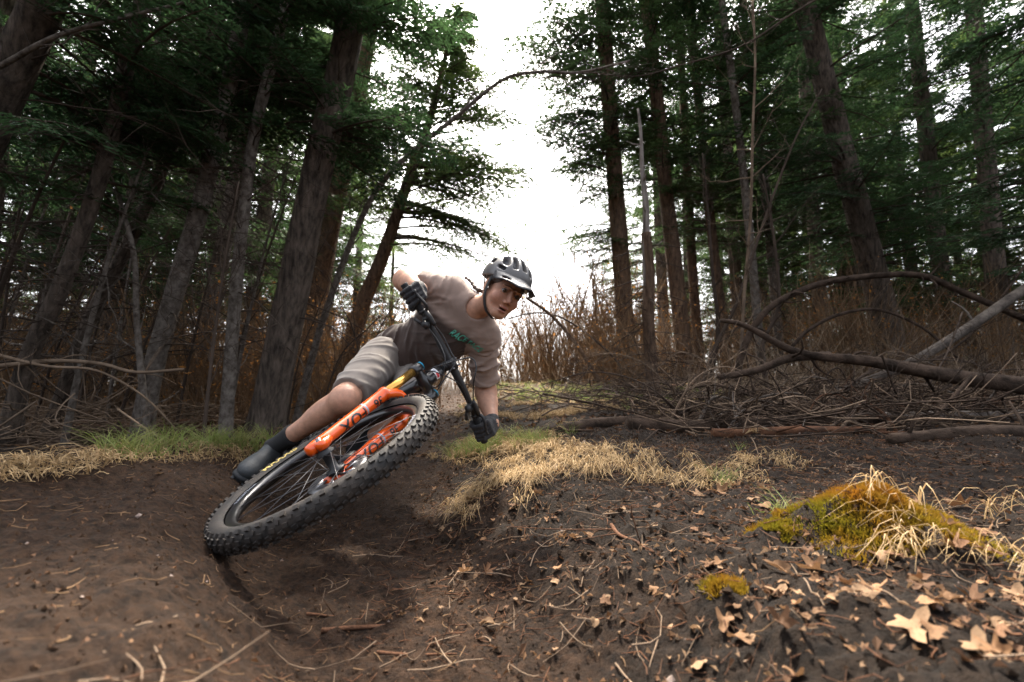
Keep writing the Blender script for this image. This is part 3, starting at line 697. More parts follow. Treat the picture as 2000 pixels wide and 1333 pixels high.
V, Q = f.mesh(); N_ = vnormals(V, Q)
# folds: across the sleeves and slanting over chest and waist
along = (V - PV) @ ZT; dR = np.linalg.norm(V - lerp(RS, RE, .35), axis=1); dL = np.linalg.norm(V - lerp(LS, LE, .45), axis=1)
def crease(n_, f_, s_):
    a_ = (V - PV) @ n_; T2 = np.stack([a_ * f_, (V - PV) @ np.cross(n_, YT) * f_ * .22, (V - PV) @ YT * f_ * .3], 1); w_ = wob(T2, 1.0, s_) + .5 * wob(T2, 2.1, s_ + 4); return np.clip(1 - 1.5 * np.abs(w_), 0, 1) ** 1.6 * 1.7 - .45
fold = .0035 * wob(V, 34, 1.0) * .6
fold = fold + .007 * np.exp(-(dR / .14) ** 2) * crease(n1, 60, 8) + .008 * np.exp(-(dL / .14) ** 2) * crease(n2, 66, 9)
fold = fold + .010 * np.exp(-((along - .14) / .14) ** 2) * crease(nrm(XT + .9 * ZT), 34, 3) + .008 * np.exp(-((along - .40) / .15) ** 2) * crease(nrm(XT - .6 * ZT), 36, 5)
V = V + N_ * fold[:, None]
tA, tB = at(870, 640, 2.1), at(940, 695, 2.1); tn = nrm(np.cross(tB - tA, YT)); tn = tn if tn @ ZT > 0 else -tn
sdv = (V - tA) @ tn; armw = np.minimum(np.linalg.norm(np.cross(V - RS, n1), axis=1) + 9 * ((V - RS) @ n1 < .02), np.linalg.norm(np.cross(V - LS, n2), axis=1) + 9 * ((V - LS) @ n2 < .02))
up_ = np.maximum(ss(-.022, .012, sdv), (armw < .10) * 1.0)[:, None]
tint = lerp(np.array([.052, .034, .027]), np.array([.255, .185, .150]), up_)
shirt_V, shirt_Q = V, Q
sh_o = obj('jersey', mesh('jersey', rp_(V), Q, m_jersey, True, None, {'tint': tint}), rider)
# lettering on the chest, laid on the cloth
m_green = mat('green_print', (.07, .38, .27), rough=.7, vary=.4, vscale=60)
TV, TF = text_mesh('RACE FACE', .043)
mid = lerp(tA, tB, .5) - .024 * tn; ex = nrm(tB - tA); ey = nrm(np.cross(ex, -YT)); ey = ey if ey @ ZT > 0 else -ey
bv = BVHTree.FromPolygons([Vector(v) for v in V], [tuple(int(i) for i in q) for q in Q])
camp = np.array([0, 0, CAMZ]); P = []; ok = np.ones(len(TV), bool)
for k, v in enumerate(TV):
    x, y = v[0] * .74 + .22 * v[1], v[1]
    p = mid + ex * x + ey * y + .25 * YT; h = bv.ray_cast(Vector(p), Vector(-YT), 1.0)
    if h[0] is None: ok[k] = False; P.append(p)
    else: P.append(np.array(h[0]) + .0045 * np.array(YT))
TF = np.array([t for t in TF if ok[t].all()]); MB().add(rp_(np.array(P)), TF).build('chest_lettering', m_green, rider, smooth=False)
# shorts
m_short = mat('shorts_cloth', (.205, .178, .155), rough=.85, spec=.2, vary=.08, vscale=30, sheen=.2, bump=.06, bscale=500)
f = field(np.array([PV, RHIP, LHIP, RK, LK]), .17, .0075)
f.ell(lerp(PV, NK, .02), TAX, (.166, .122, .125), .04); f.ell(lerp(PV, NK, .16), TAX, (.145, .103, .11), .04)
f.cone(RHIP, lerp(RHIP, RK, 1.1), .101, .076, .03); f.cone(LHIP, lerp(LHIP, LK, 1.1), .101, .076, .03)
X = np.stack(np.meshgrid(*f.ax, indexing='ij'), -1)
lim(lerp(RHIP, RK, .90), nrm(RK - RHIP), RK, .15); lim(lerp(LHIP, LK, .90), nrm(LK - LHIP), LK, .15)
m_ = np.linalg.norm(X - lerp(PV, NK, .55), axis=-1) < .26; f.D[m_] = np.maximum(f.D, ((X - PV - .17 * ZT) @ ZT).astype(np.float32))[m_]
V, Q = f.mesh(); N_ = vnormals(V, Q); dr_ = nrm(RK - RHIP)
fo = .003 * wob(V, 22, 7) + .0045 * crease(nrm(dr_ + .9 * XT), 30, 2)
MB().add(rp_(V + N_ * fo[:, None]), Q).build('shorts', m_short, rider)
# socks and shoes
m_sock = mat('black_sock', (.010, .010, .011), rough=.9, bump=.2, bscale=300); m_shoe = mat('dark_shoe', (.040, .046, .050), rough=.62, vary=.5, vscale=20, bump=.2, bscale=120); m_sole = mat('shoe_sole', (.016, .018, .02), rough=.7)
for s, K_, A_ in ((1, RK, RAN), (-1, LK, LAN)):
    d_ = nrm(K_ - A_)
    MB().tube(rp_(smooth_path([A_ - .03 * d_, A_ + .03 * d_, A_ + .085 * d_, A_ + .125 * d_], 10)), [.046, .043, .0415, .041, .042, .043, .0445, .0465, .048, .0485], 18).build('sock', m_sock, rider)
    if s > 0: heel, toe = at(532, 893, 2.16), at(487, 916, 1.93)
    else: heel, toe = at(716, 900, 2.2), at(690, 925, 2.0)
    fx = nrm(toe - heel); fu = nrm(A_ - lerp(heel, toe, .25)); fu = nrm(fu - fx * (fu @ fx)); fs = np.cross(fx, fu); FA = [fx, fs, fu]
    def fp(x, y, z): return heel + x * fx + y * fs + z * fu
    Lf = .27
    f = field([heel, toe, A_], .12, .0055)
    f.ell(fp(.06, 0, .010), FA, (.075, .040, .050), .03); f.ell(fp(.165, 0, -.006), FA, (.10, .047, .042), .03); f.ell(fp(.215, 0, -.012), FA, (.055, .045, .034), .02)
    f.cone(fp(.055, 0, .02), lerp(fp(.055, 0, .02), A_, .55), .045, .043, .02); f.cone(fp(.09, 0, .035), fp(.17, 0, .02), .036, .034, .03)
    V, Q = f.mesh(); MB().add(rp_(V), Q).build('shoe_upper', m_shoe, rider)
    so_ = field([heel, toe], .11, .005)
    so_.box(fp(.05, 0, -.042), FA, (.062, .036, .012), .01, .01); so_.box(fp(.16, 0, -.042), FA, (.09, .043, .012), .012, .03); so_.ell(fp(.235, 0, -.036), FA, (.040, .041, .020), .015)
    for x in np.arange(0.0, .27, .026):
        for y in (-.026, .026, 0): so_.box(fp(x, y, -.057), FA, (.008, .009, .007), .003, .003)
    V, Q = so_.mesh(); MB().add(rp_(V), Q).build('shoe_sole', m_sole, rider)
    for x in (.095, .113, .131, .149):
        MB().tube(rp_(smooth_path([fp(x, -.032, .022), fp(x + .004, 0, .056 - (x - .095) * .35), fp(x, .032, .022)], 9)), .0032, 6).build('shoe_lace', m_satin, rider)
# gloves: palm, four fingers closed round the grip, thumb the other way
m_glove = mat('glove_cloth', (.014, .014, .017), rough=.8, vary=.5, vscale=22, sheen=.1, bump=.25, bscale=180)
for s in (1, -1):
    c, dg, e1, e2, wr = HAND[s]
    f = field([c, wr, lerp(wr, RE if s > 0 else LE, .25)], .085, .0034)
    E_ = RE if s > 0 else LE
    f.cone(wr, lerp(wr, E_, .12), .032, .036, .015)
    for i, (off, lf) in enumerate(((.033, 1.0), (.011, 1.06), (-.011, 1.0), (-.032, .85))):      # pinky outermost
        oo = c - dg * off
        kn = oo + (.042 + .002 * i) * e2 + .004 * e1
        f.cone(wr + (oo - c) * .55, kn, .019, .0125, .014)
        pts = [kn]
        for an in (60, 118, 185, 235)[:4]:
            a_ = rad(90 - an); pts.append(oo + .029 * (math.sin(a_) * e2 - math.cos(a_) * e1))
        for j in range(len(pts) - 1): f.cone(pts[j], pts[j+1], .0112 - .0006 * j, .0106 - .0006 * j, .004)
    f.ell(c + .042 * e1 + .022 * e2, [dg, e1, e2], (.042, .036, .026), .015)
    # thumb leaves the palm's inner side and closes under the grip
    th = [wr - .022 * dg - .012 * e2, c - .040 * dg + .032 * e1 - .006 * e2, c - .044 * dg + .010 * e1 - .028 * e2, c - .040 * dg - .018 * e1 - .026 * e2]
    f.path(th, [.018, .0155, .0125, .0105], .008)
    V, Q = f.mesh(); N_ = vnormals(V, Q); V = V + N_ * (.0018 * wob(V, 90, 3))[:, None]
    MB().add(rp_(V), Q).build('glove', m_glove, rider)
# ------------------------------------------------------------------ forest
RNG = np.random.default_rng(7)
m_bark = mat('fir_bark', (.150, .117, .092), rough=.95, spec=.15, col2=(.030, .024, .019), vscale=4.5, bump=1.0, bscale=9, stretch=(5, 5, 1.1), detail=10, bdist=.035)
m_bark_grey = mat('grey_bark', (.19, .165, .14), rough=.95, spec=.15, col2=(.055, .043, .034), vscale=7, bump=.9, bscale=14, stretch=(3, 3, 2.2), detail=9)
m_bark_tan = mat('tan_bark', (.18, .115, .075), rough=.95, spec=.15, col2=(.05, .032, .022), vscale=4.5, bump=1.0, bscale=9, stretch=(5, 5, 1.1), detail=10, bdist=.035)
m_deadwood = mat('bleached_wood', (.30, .265, .235), rough=.9, spec=.15, col2=(.06, .042, .032), vscale=2.6, bump=.9, bscale=9, stretch=(7, 7, .8), detail=10, bdist=.03)
m_darklog = mat('dark_log', (.078, .053, .038), rough=.95, spec=.12, col2=(.020, .014, .010), vscale=9, bump=1.0, bscale=26, detail=9)
m_redlog = mat('red_brown_log', (.16, .075, .040), rough=.95, spec=.15, col2=(.05, .028, .018), vscale=12, bump=.9, bscale=26, detail=9)
m_twig = mat('twig_brown', (.075, .055, .042), rough=.95, spec=.1, vary=.5, vscale=2, objvar=.2)
m_stem = mat('brush_stem', (.20, .125, .070), rough=.95, spec=.1, vary=.55, vscale=1.3, objvar=.2)
m_stick = mat('grey_stick', (.23, .165, .115), rough=.95, spec=.1, vary=.65, vscale=3)
m_pole = mat('weathered_pole', (.15, .125, .102), rough=.9, spec=.15, col2=(.035, .028, .024), vscale=8, bump=.8, bscale=26, detail=9)
m_fol = [mat('fir_needles', (.058, .102, .030), rough=.6, spec=.25, trans=.45, col2=(.034, .060, .026), vscale=.9, detail=3),
         mat('fir_needles_blue', (.044, .090, .031), rough=.6, spec=.25, trans=.45, col2=(.027, .054, .026), vscale=.9, detail=3),
         mat('fir_needles_light', (.095, .135, .032), rough=.6, spec=.25, trans=.45, col2=(.036, .068, .030), vscale=1.2, detail=3)]
m_dry = mat('dry_needles', (.14, .085, .035), rough=.8, spec=.1, trans=.35, col2=(.08, .055, .03), vscale=1.5, detail=3)

def rot_about(v, ax, an):
    "rotate vectors v about unit axes ax by angles an (arrays)"
    c = np.cos(an)[..., None]; s = np.sin(an)[..., None]; return v * c + np.cross(ax, v) * s + ax * (v * ax).sum(-1, keepdims=True) * (1 - c)
def trunk_path(px, D, top=None, n=36):
    "photo points of the trunk at one distance -> path rooted in the ground, carried on upwards to height top"
    P = [at(x, y, D) for x, y in px]; b = P[0]
    for _ in range(4): b = np.array([b[0], b[1], float(Hb(b[0], b[1]))])
    P[0] = b - (0, 0, .06)
    if top is not None and P[-1][2] < top:
        d = nrm(P[-1] - P[-2]); d = nrm(d + np.array([0, 0, .25])); P.append(P[-1] + d * (top - P[-1][2]) / max(d[2], .3))
    return smooth_path(P, n)
def trunk_mesh(path, r0, r1, k=20, flare=.7, rough=.05, seed=0, power=1.0):
    n = len(path); h = np.concatenate([[0], np.cumsum(np.linalg.norm(np.diff(path, axis=0), axis=1))]); t = h / h[-1]
    R = (r0 + (r1 - r0) * t ** power) * (1 + flare * np.exp(-h / .16))
    V, Fs = tube(path, R, k); V = V.reshape(n, k, 3); c = path[:, None]; a = np.arange(k) / k * 2 * np.pi
    A, Hh = np.meshgrid(a, h); nz = fbm(np.cos(A) * 2.2 + seed, np.sin(A) * 2.2 + Hh * 1.1, 1.6, 3, seed) * rough + np.exp(-Hh / .22) * .16 * np.sin(A * 3 + seed) * flare
    V = c + (V - c) * (1 + nz[..., None]); return V.reshape(-1, 3), Fs
def fir_foliage(path, h0, h1, nb, Lf, rng, az=None, spray=.045, dens=1.0, dead=.0, droop=.35, wid=.011):
    "branches between heights h0..h1 along the path -> wood tubes and needle triangles"
    z = path[:, 2]; hh = rng.uniform(h0, h1, nb); base = np.stack([np.interp(hh, z, path[:, i]) for i in range(3)], 1)
    a = np.arange(nb) * 2.399 + rng.uniform(-.5, .5, nb) if az is None else rng.uniform(*az, nb)
    L = Lf((hh - h0) / max(h1 - h0, .01)) * rng.uniform(.65, 1.2, nb)
    d = np.stack([np.sin(a), np.cos(a), np.zeros(nb)], 1); s0 = np.stack([np.cos(a), -np.sin(a), np.zeros(nb)], 1)
    up = rng.uniform(-.05, .35, nb); dr = rng.uniform(.55, 1.3, nb) * droop; bend = rng.uniform(-.22, .22, nb)
    def ev(t):      # t (nb,m)
        return base[:, None] + L[:, None, None] * (d[:, None] * t[..., None] * .95 + s0[:, None] * (bend[:, None] * t * t)[..., None] + np.array([0, 0, 1.]) * (up[:, None] * t - dr[:, None] * t * t + .12 * t ** 4)[..., None])
    tt = np.linspace(0, 1, 7)[None].repeat(nb, 0); BP = ev(tt); R = (.0075 + .006 * L)[:, None] * (1.05 - tt) + .0015
    WV, WQ = tubes(BP, R, 4)
    m = int(round(24 * dens)); t = np.clip(np.linspace(.12, 1, m)[None] + rng.uniform(-.02, .02, (nb, m)), .08, 1)
    p = ev(t); tg = nrm(ev(np.minimum(t + .03, 1.03)) - ev(t - .03)); sg = np.where(np.arange(m) % 2, 1., -1.)[None] * np.ones((nb, 1)); sg[:, -1] = 0
    up_ = np.array([0, 0, 1.]); sd_ = nrm(np.cross(tg, up_)); tl = L[:, None] * .34 * (1.08 - t) ** .8 * rng.uniform(.7, 1.3, (nb, m)) + .07
    td = nrm(tg * .75 + sd_ * sg[..., None] * 1.0 + np.array([0, 0, 1.]) * rng.uniform(-.42, .08, (nb, m, 1)))
    p = p.reshape(-1, 3); td = td.reshape(-1, 3); tl = tl.ravel(); M = len(p)
    q = np.linspace(0, 1, 3)[None, :, None]; TP = p[:, None] + td[:, None] * tl[:, None, None] * q + np.array([0, 0, 1.]) * (-.18 * tl[:, None, None] * q * q)
    TV, TQ = tubes(TP, np.array([[.0032, .0024, .001]]).repeat(M, 0), 3)
    V = np.concatenate([WV, TV]); Q = np.concatenate([WQ, TQ + len(WV)])
    ns = 9
    u = (np.arange(ns) + .5)[None] / ns + rng.uniform(-.05, .05, (M, ns)); c = p[:, None] + td[:, None] * (tl[:, None] * u)[..., None] + np.array([0, 0, 1.]) * (-.18 * tl[:, None] * u * u)[..., None]
    ts = nrm(np.cross(td, up_)); tu = np.cross(ts, td); out = []
    for sgn in (1, -1):
        sp_ = spray * rng.uniform(.7, 1.35, (M, ns, 1)) * (.6 + .8 * np.minimum(tl[:, None, None] / .35, 1))
        dv = nrm(td[:, None] * .8 + ts[:, None] * sgn * rng.uniform(.5, 1.1, (M, ns, 1)) + tu[:, None] * rng.uniform(-.35, .35, (M, ns, 1)))
        nv = nrm(np.cross(dv, tu[:, None] + rng.uniform(-.7, .7, (M, ns, 3)))) * wid
        out.append(np.stack([c - nv, c + nv, c + dv * sp_], 2).reshape(-1, 3))
    FV = np.concatenate(out)
    keep = rng.random(len(FV) // 3) > dead; FV = FV.reshape(-1, 3, 3)[keep].reshape(-1, 3)
    return V, Q, FV, np.arange(len(FV)).reshape(-1, 3)
def dead_branches(path, h0, h1, n, rng, lmin=.25, lmax=.9, r=.007):
    z = path[:, 2]; hh = rng.uniform(h0, h1, n); b = np.stack([np.interp(hh, z, path[:, i]) for i in range(3)], 1); a = rng.uniform(0, 2*np.pi, n); L = rng.uniform(lmin, lmax, n)
    d = np.stack([np.sin(a), np.cos(a), rng.uniform(-.35, .3, n)], 1); t = np.linspace(0, 1, 6)[None, :, None]
    P = b[:, None] + d[:, None] * L[:, None, None] * t + rng.normal(0, .018, (n, 6, 3)) * t + np.array([0, 0, 1.]) * (-.3 * L[:, None, None] * t ** 2)
    V1, Q1 = tubes(P, r * (1.1 - np.linspace(0, 1, 6))[None].repeat(n, 0), 4)
    m = 4; pi = rng.integers(1, 5, (n, m)); p = P[np.arange(n)[:, None], pi].reshape(-1, 3); dd = nrm(np.repeat(d, m, 0) + rng.normal(0, .7, (n * m, 3))); l = (np.repeat(L, m) * rng.uniform(.15, .5, n * m))
    t = np.linspace(0, 1, 4)[None, :, None]; P2 = p[:, None] + dd[:, None] * l[:, None, None] * t + rng.normal(0, .01, (n * m, 4, 3)) * t
    V2, Q2 = tubes(P2, .0028 * (1.1 - np.linspace(0, 1, 4))[None].repeat(n * m, 0), 3)
    return np.concatenate([V1, V2]), np.concatenate([Q1, Q2 + len(V1)])
def fir(name, label, px, D, r0, r1, crown=None, top=9.0, bark=None, fol=0, deadn=0, deadr=(.5, 3), seed=1, group=None, flare=.5, k=20, rough=.05, extra=None):
    rng = np.random.default_rng(seed); path = trunk_path(px, D, top); o = path[0] + (0, 0, .06)
    T = thing(name, label, 'tree', o, group); r_ = rel(o)
    V, Fs = trunk_mesh(path, r0, r1, k, flare, rough, seed); MB().add(r_(V), Fs).build('trunk', bark or m_bark, T)
    if crown:
        cs = crown if isinstance(crown, list) else [crown]; W = MB(); C_ = MB()
        for c in cs:
            V, Q, FV, FT = fir_foliage(path, rng=rng, **c); W.add(r_(V), Q); C_.add(r_(FV), FT)
        W.build('branches', m_twig, T); C_.build('crown', m_fol[fol] if isinstance(fol, int) else fol, T, smooth=False)
    if deadn:
        V, Q = dead_branches(path, o[2] + deadr[0], o[2] + deadr[1], int(deadn * 1.7), rng, .25, 1.2); MB().add(r_(V), Q).build('dead_branches', m_twig, T, kind='stuff')
    return T
def cone_len(a, b, c): return lambda t: np.interp(t, [0, .35, 1], [a, b, c])

# left side
fir('fir_tree', 'thick dark fir trunk leaning right just left of the rider', [(512, 858), (545, 700), (590, 480), (640, 250), (694, 0)], 4.6, .162, .098, dict(h0=3.0, h1=5.3, nb=38, Lf=cone_len(1.2, 1.3, .9), spray=.05), 9, m_bark, 1, 34, (.9, 3.6), 11, flare=.45, k=32, rough=.07)
fir('slender_tree', 'slender grey spotted trunk standing just left of the thick fir', [(440, 860), (455, 640), (476, 420), (500, 250), (560, 0)], 4.3, .058, .036, dict(h0=3.3, h1=5.0, nb=16, Lf=cone_len(.7, 1.0, .8)), 7, m_bark_grey, 1, 22, (1.0, 3.6), 12, flare=.5)
fir('slender_tree', 'grey trunk with a broad pale foot, bending right, second from the thick fir', [(272, 872), (300, 720), (345, 560), (400, 370), (438, 210), (480, 0)], 4.3, .085, .05, dict(h0=2.6, h1=4.9, nb=22, Lf=cone_len(.9, 1.2, .9)), 7, m_bark_grey, 1, 30, (.8, 3.4), 13, flare=.6)
fir('fir_tree', 'brown fir trunk half hidden behind the thick leaning fir', [(600, 760), (625, 560), (660, 380), (690, 240), (730, 0)], 8.0, .17, .11, dict(h0=4.0, h1=8.4, nb=44, Lf=cone_len(1.4, 1.9, 1.3), spray=.06), 11, m_bark_tan, 0, 30, (1.0, 5), 14)
fir('fir_tree', 'leaning fir with open sunlit crown reaching over the rider', [(655, 745), (700, 620), (748, 500), (800, 345), (842, 225), (872, 100), (885, 50)], 7.4, .165, .02, [dict(h0=3.5, h1=6.6, nb=64, Lf=cone_len(1.5, 1.5, .4), spray=.055), dict(h0=3.0, h1=5.6, nb=36, Lf=cone_len(1.9, 2.2, 1.4), az=(.95, 2.25), spray=.055)], 6.7, m_bark_tan, 2, 34, (.8, 4.0), 15, flare=.3)
fir('fir_tree', 'dark leaning trunk at the far left edge of the wood', [(15, 790), (60, 690), (120, 560), (200, 330), (262, 60), (300, -80)], 3.7, .062, .045, dict(h0=2.2, h1=4.3, nb=24, Lf=cone_len(.9, 1.2, .9)), 6, m_bark, 1, 40, (.5, 3.2), 16, flare=.3)
fir('fir_tree', 'thin dark trunk slanting right between the left edge and the grey trunks', [(95, 800), (170, 640), (250, 480), (330, 300), (420, 60), (470, -80)], 4.4, .06, .04, dict(h0=2.8, h1=5.2, nb=22, Lf=cone_len(1.0, 1.2, .9)), 7, m_bark, 1, 40, (.6, 3.6), 17, flare=.3)
fir('fir_tree', 'heavy dark trunk crossing the top left corner', [(-330, 900), (-160, 560), (-20, 240), (95, -10), (180, -200)], 3.2, .13, .10, dict(h0=2.0, h1=3.8, nb=22, Lf=cone_len(1.2, 1.3, 1.0)), 5.5, m_bark, 1, 20, (1, 3), 18, flare=.3)
ORD = ['first', 'second', 'third', 'fourth', 'fifth', 'sixth', 'seventh']
for i, (x0, x1, D, r, sd_) in enumerate(((375, 520, 7.0, .13, 21), (180, 330, 7.5, .12, 22), (60, 190, 8.5, .15, 23), (-60, 20, 6.5, .14, 24), (310, 430, 9.5, .16, 25), (470, 560, 9.5, .16, 26), (-200, -150, 8.0, .16, 28))):
    fir('fir_tree', 'shaded fir behind the front trunks, %s from the picture’s left edge' % ORD[(5, 3, 2, 1, 4, 6, 0)[i]], [(x0, 790), (lerp(x0, x1, .4), 500), (lerp(x0, x1, .72), 250), (x1, 0)], D, r, r * .65, dict(h0=2.2, h1=min(8.5, .95 * D + .9), nb=50, Lf=cone_len(1.5, 1.8, 1.2), spray=.062, wid=.013), 10, m_bark, 1 if i % 2 else 0, 40, (.4, 3.4), sd_, 'shaded firs on the left', k=14)
# right side
fir('fir_tree', 'tall straight fir right of the sky gap with a crown of drooping branches', [(1228, 745), (1216, 560), (1203, 380), (1187, 160), (1174, -20)], 8.5, .17, .11, [dict(h0=5.0, h1=8.3, nb=44, Lf=cone_len(1.2, 1.8, .8), spray=.062), dict(h0=3.0, h1=6.0, nb=22, Lf=cone_len(.7, 1.1, 1.2), spray=.055), dict(h0=3.4, h1=7.6, nb=28, Lf=cone_len(1.1, 1.5, 1.7), az=(-2.4, -.8), spray=.06), dict(h0=6.4, h1=8.4, nb=12, Lf=cone_len(1.8, 2.3, 2.2), az=(-2.2, -1.0), spray=.06)], 11, m_bark_tan, 0, 34, (.6, 5), 31, flare=.35)
snag = fir('dead_snag', 'bleached dead snag with a broken pointed top', [(1277, 808), (1271, 700), (1266, 600), (1268, 540), (1262, 455)], 5.2, .074, .052, None, None, m_bark_tan, 0, 22, (.3, 1.9), 32, flare=.25, rough=.22, k=24)
_p = smooth_path([at(1267, 560, 5.2), at(1263, 470, 5.2), at(1261, 400, 5.2), at(1254, 330, 5.2), at(1252, 270, 5.2), at(1246, 213, 5.2)], 30); _o = np.array(snag.location)
V, Fs = trunk_mesh(_p, .050, .010, 16, 0, .3, 9); MB().add(V - _o, Fs).build('bare_top', m_deadwood, snag)
for _i in (6, 12, 17, 23):
    _d = nrm(np.array([math.sin(_i * 2.4), math.cos(_i * 2.4), .25])); MB().tube(np.array([_p[_i], _p[_i] + .09 * _d, _p[_i] + .17 * _d + (0, 0, .03)]) - _o, [.012, .008, .003], 6).build('branch_stub', m_deadwood, snag)
for i, (pts, D, r, sd_, lab, cr) in enumerate((
    ([(1340, 728), (1322, 560), (1303, 400), (1283, 200), (1262, 0)], 8.4, .15, 33, 'straight fir trunk next behind the bleached snag on its right', (4.2, 9, 54)),
    ([(1368, 722), (1352, 520), (1342, 330), (1330, 120), (1318, -20)], 9.4, .105, 34, 'thin fir trunk between the two straighter firs right of the snag', (4.2, 9.5, 40)),
    ([(1424, 726), (1400, 540), (1380, 360), (1360, 160), (1340, -20)], 8.8, .10, 35, 'narrow fir trunk third to the right of the snag', (3.6, 9, 46)),
    ([(1488, 720), (1470, 520), (1452, 340), (1436, 200), (1410, 0)], 7.8, .075, 36, 'slim pale trunk among vine-like stems right of the three narrow firs', (3.8, 8, 34)),
    ([(1525, 722), (1512, 560), (1495, 380), (1470, 180), (1450, 0)], 8.6, .09, 37, 'slim dark trunk just behind the fork of the fallen trunk', (3.4, 9, 44)))):
    fir('fir_tree', lab, pts, D, r, r * .62, dict(h0=cr[0], h1=cr[1], nb=cr[2], Lf=cone_len(1.0, 1.4, 1.4), spray=.06, dens=.9), 10, m_bark_tan if i < 3 else m_bark_grey, i % 2, 36, (.5, 4.2), sd_, flare=.3, k=14)
fir('fir_tree', 'big dark fir leaning left at the right, behind the arched branch', [(1752, 722), (1722, 600), (1682, 440), (1640, 280), (1600, 120), (1565, -20)], 7.8, .21, .13, [dict(h0=2.6, h1=8.2, nb=56, Lf=cone_len(1.7, 2.0, 1.6), spray=.06), dict(h0=2.2, h1=5, nb=20, Lf=cone_len(1.2, 1.6, 1.5), az=(.4, 2.8), spray=.06)], 10.5, m_bark, 1, 30, (.5, 3.2), 41, flare=.4, k=26, rough=.07)
fir('fir_tree', 'near fir at the right edge whose boughs hang into the picture', [(2140, 790), (2125, 560), (2105, 330), (2080, 60), (2060, -150)], 5.2, .17, .10, [dict(h0=2.1, h1=5.4, nb=50, Lf=cone_len(1.5, 1.7, 1.3), spray=.05)], 7, m_bark, 1, 26, (.3, 2), 42)
for i, (x0, x1, D, r, sd_, h0) in enumerate(((1610, 1560, 11, .16, 51, 2.4), (1860, 1780, 10, .17, 52, 2.0), (1960, 1900, 8.5, .16, 53, 2.0), (1450, 1400, 12.5, .17, 54, 3.6), (2200, 2140, 9.5, .18, 55, 2.0), (1300, 1270, 14, .18, 56, 5.2))):
    fir('fir_tree', 'background fir in the stand behind the fallen wood, %s from the snag' % ORD[(2, 3, 4, 1, 5, 0)[i]], [(x0, 715), (lerp(x0, x1, .35), 480), (lerp(x0, x1, .7), 220), (x1, 0)], D, r, r * .6, dict(h0=h0, h1=9.5 + .2 * D, nb=46, Lf=cone_len(1.7, 2.1, 1.4), spray=.07, wid=.015), 11 + .2 * D, m_bark, 0 if i % 2 else 1, 30, (.4, 3.0), sd_, 'background firs on the right', k=12)
# far wood: shared crowns, each tree its own object
FARV = []
for v in range(3):
    rng = np.random.default_rng(60 + v); path = np.stack([.15 * np.sin(np.linspace(0, 2, 20) + v), .1 * np.cos(np.linspace(0, 3, 20)), np.linspace(0, 13, 20)], 1)
    tv = mesh('trunk', *trunk_mesh(path, .2, .06, 10, .4, .04, v), m_bark)
    V, Q, FV, FT = fir_foliage(path, (1.0, 1.6, .7)[v], 12.6, 105, cone_len(2.4, 2.2, .5), rng, spray=.10, dens=.7, wid=.022)
    FARV.append((tv, mesh('branches', V, Q, m_twig), mesh('crown', FV, FT, m_fol[(2, 0, 2)[v]], False)))
far_spots = []
for x, D in ((-260, 12), (-80, 13), (70, 15), (180, 12.5), (300, 16), (400, 13), (520, 17), (610, 14), (690, 19), (755, 27), (-380, 9), (1215, 30), (1265, 24), (1360, 17), (1420, 21), (1500, 15), (1580, 18), (1660, 14), (1740, 17), (1820, 13), (1900, 16), (1990, 13), (2080, 15), (2180, 12), (2320, 10), (560, 24), (240, 22), (1540, 26), (1700, 24), (1880, 24), (90, 24), (-20, 18), (130, 19), (250, 14), (350, 20), (450, 16), (-150, 16), (640, 22), (1600, 13), (1690, 11.5), (1790, 20), (1470, 18), (1950, 19), (-480, 12), (-620, 14), (-760, 11), (-900, 15), (-560, 19), (-1100, 13), (2450, 13), (2600, 11), (2750, 15), (2900, 13)):
    far_spots.append((x, D))
for i, (x, D) in enumerate(far_spots):
    p = at(x, 740, D); z = float(Hb(p[0], p[1])); side = 'left' if x < 1000 else 'right'
    T = thing('fir_tree', 'distant fir in the far wood on the %s, behind all other trees' % side, 'tree', (p[0], p[1], z - .1), 'far firs on the %s' % side)
    T.rotation_euler = (0, 0, i * 2.1); sc_ = .85 + .3 * ((i * 37) % 10) / 10; T.scale = (sc_, sc_, sc_)
    for nm, me in zip(('trunk', 'branches', 'crown'), FARV[i % 3]): obj(nm, me, T)

# bare branching stems (saplings, shrubs, overhanging boughs)
def branchy(P, r0, r1, rng, n1=14, l1=.6, n2=4, k=6, spread=.8):
    "main stem path with side shoots and twigs"
    mb = MB(); n = len(P); mb.tube(P, np.linspace(r0, r1, n), k)
    if n1:
        i = rng.integers(n // 6, n - 1, n1); T = np.gradient(P, axis=0); d = nrm(nrm(T[i]) + rng.normal(0, spread, (n1, 3))); L = l1 * rng.uniform(.35, 1.2, n1); t = np.linspace(0, 1, 7)[None, :, None]
        w = np.cumsum(rng.normal(0, .06, (n1, 7, 3)), 1) * L[:, None, None]; Q1 = P[i][:, None] + d[:, None] * L[:, None, None] * t + w * t + np.array([0, 0, .15]) * L[:, None, None] * t * t
        mb.add(*tubes(Q1, (np.minimum(lerp(r0, r1, i / n) * .45, .008)[:, None]) * (1.1 - np.linspace(0, 1, 7))[None], 4))
        if n2:
            j = rng.integers(2, 6, (n1, n2)); p = Q1[np.arange(n1)[:, None], j].reshape(-1, 3); dd = nrm(np.repeat(d, n2, 0) + rng.normal(0, .6, (n1 * n2, 3))); l = np.repeat(L, n2) * rng.uniform(.2, .6, n1 * n2); t = np.linspace(0, 1, 4)[None, :, None]
            P2 = p[:, None] + dd[:, None] * l[:, None, None] * t + rng.normal(0, .02, (n1 * n2, 4, 3)) * t * l[:, None, None]
            mb.add(*tubes(P2, .0022 * (1.15 - np.linspace(0, 1, 4))[None].repeat(n1 * n2, 0), 3))
    return mb
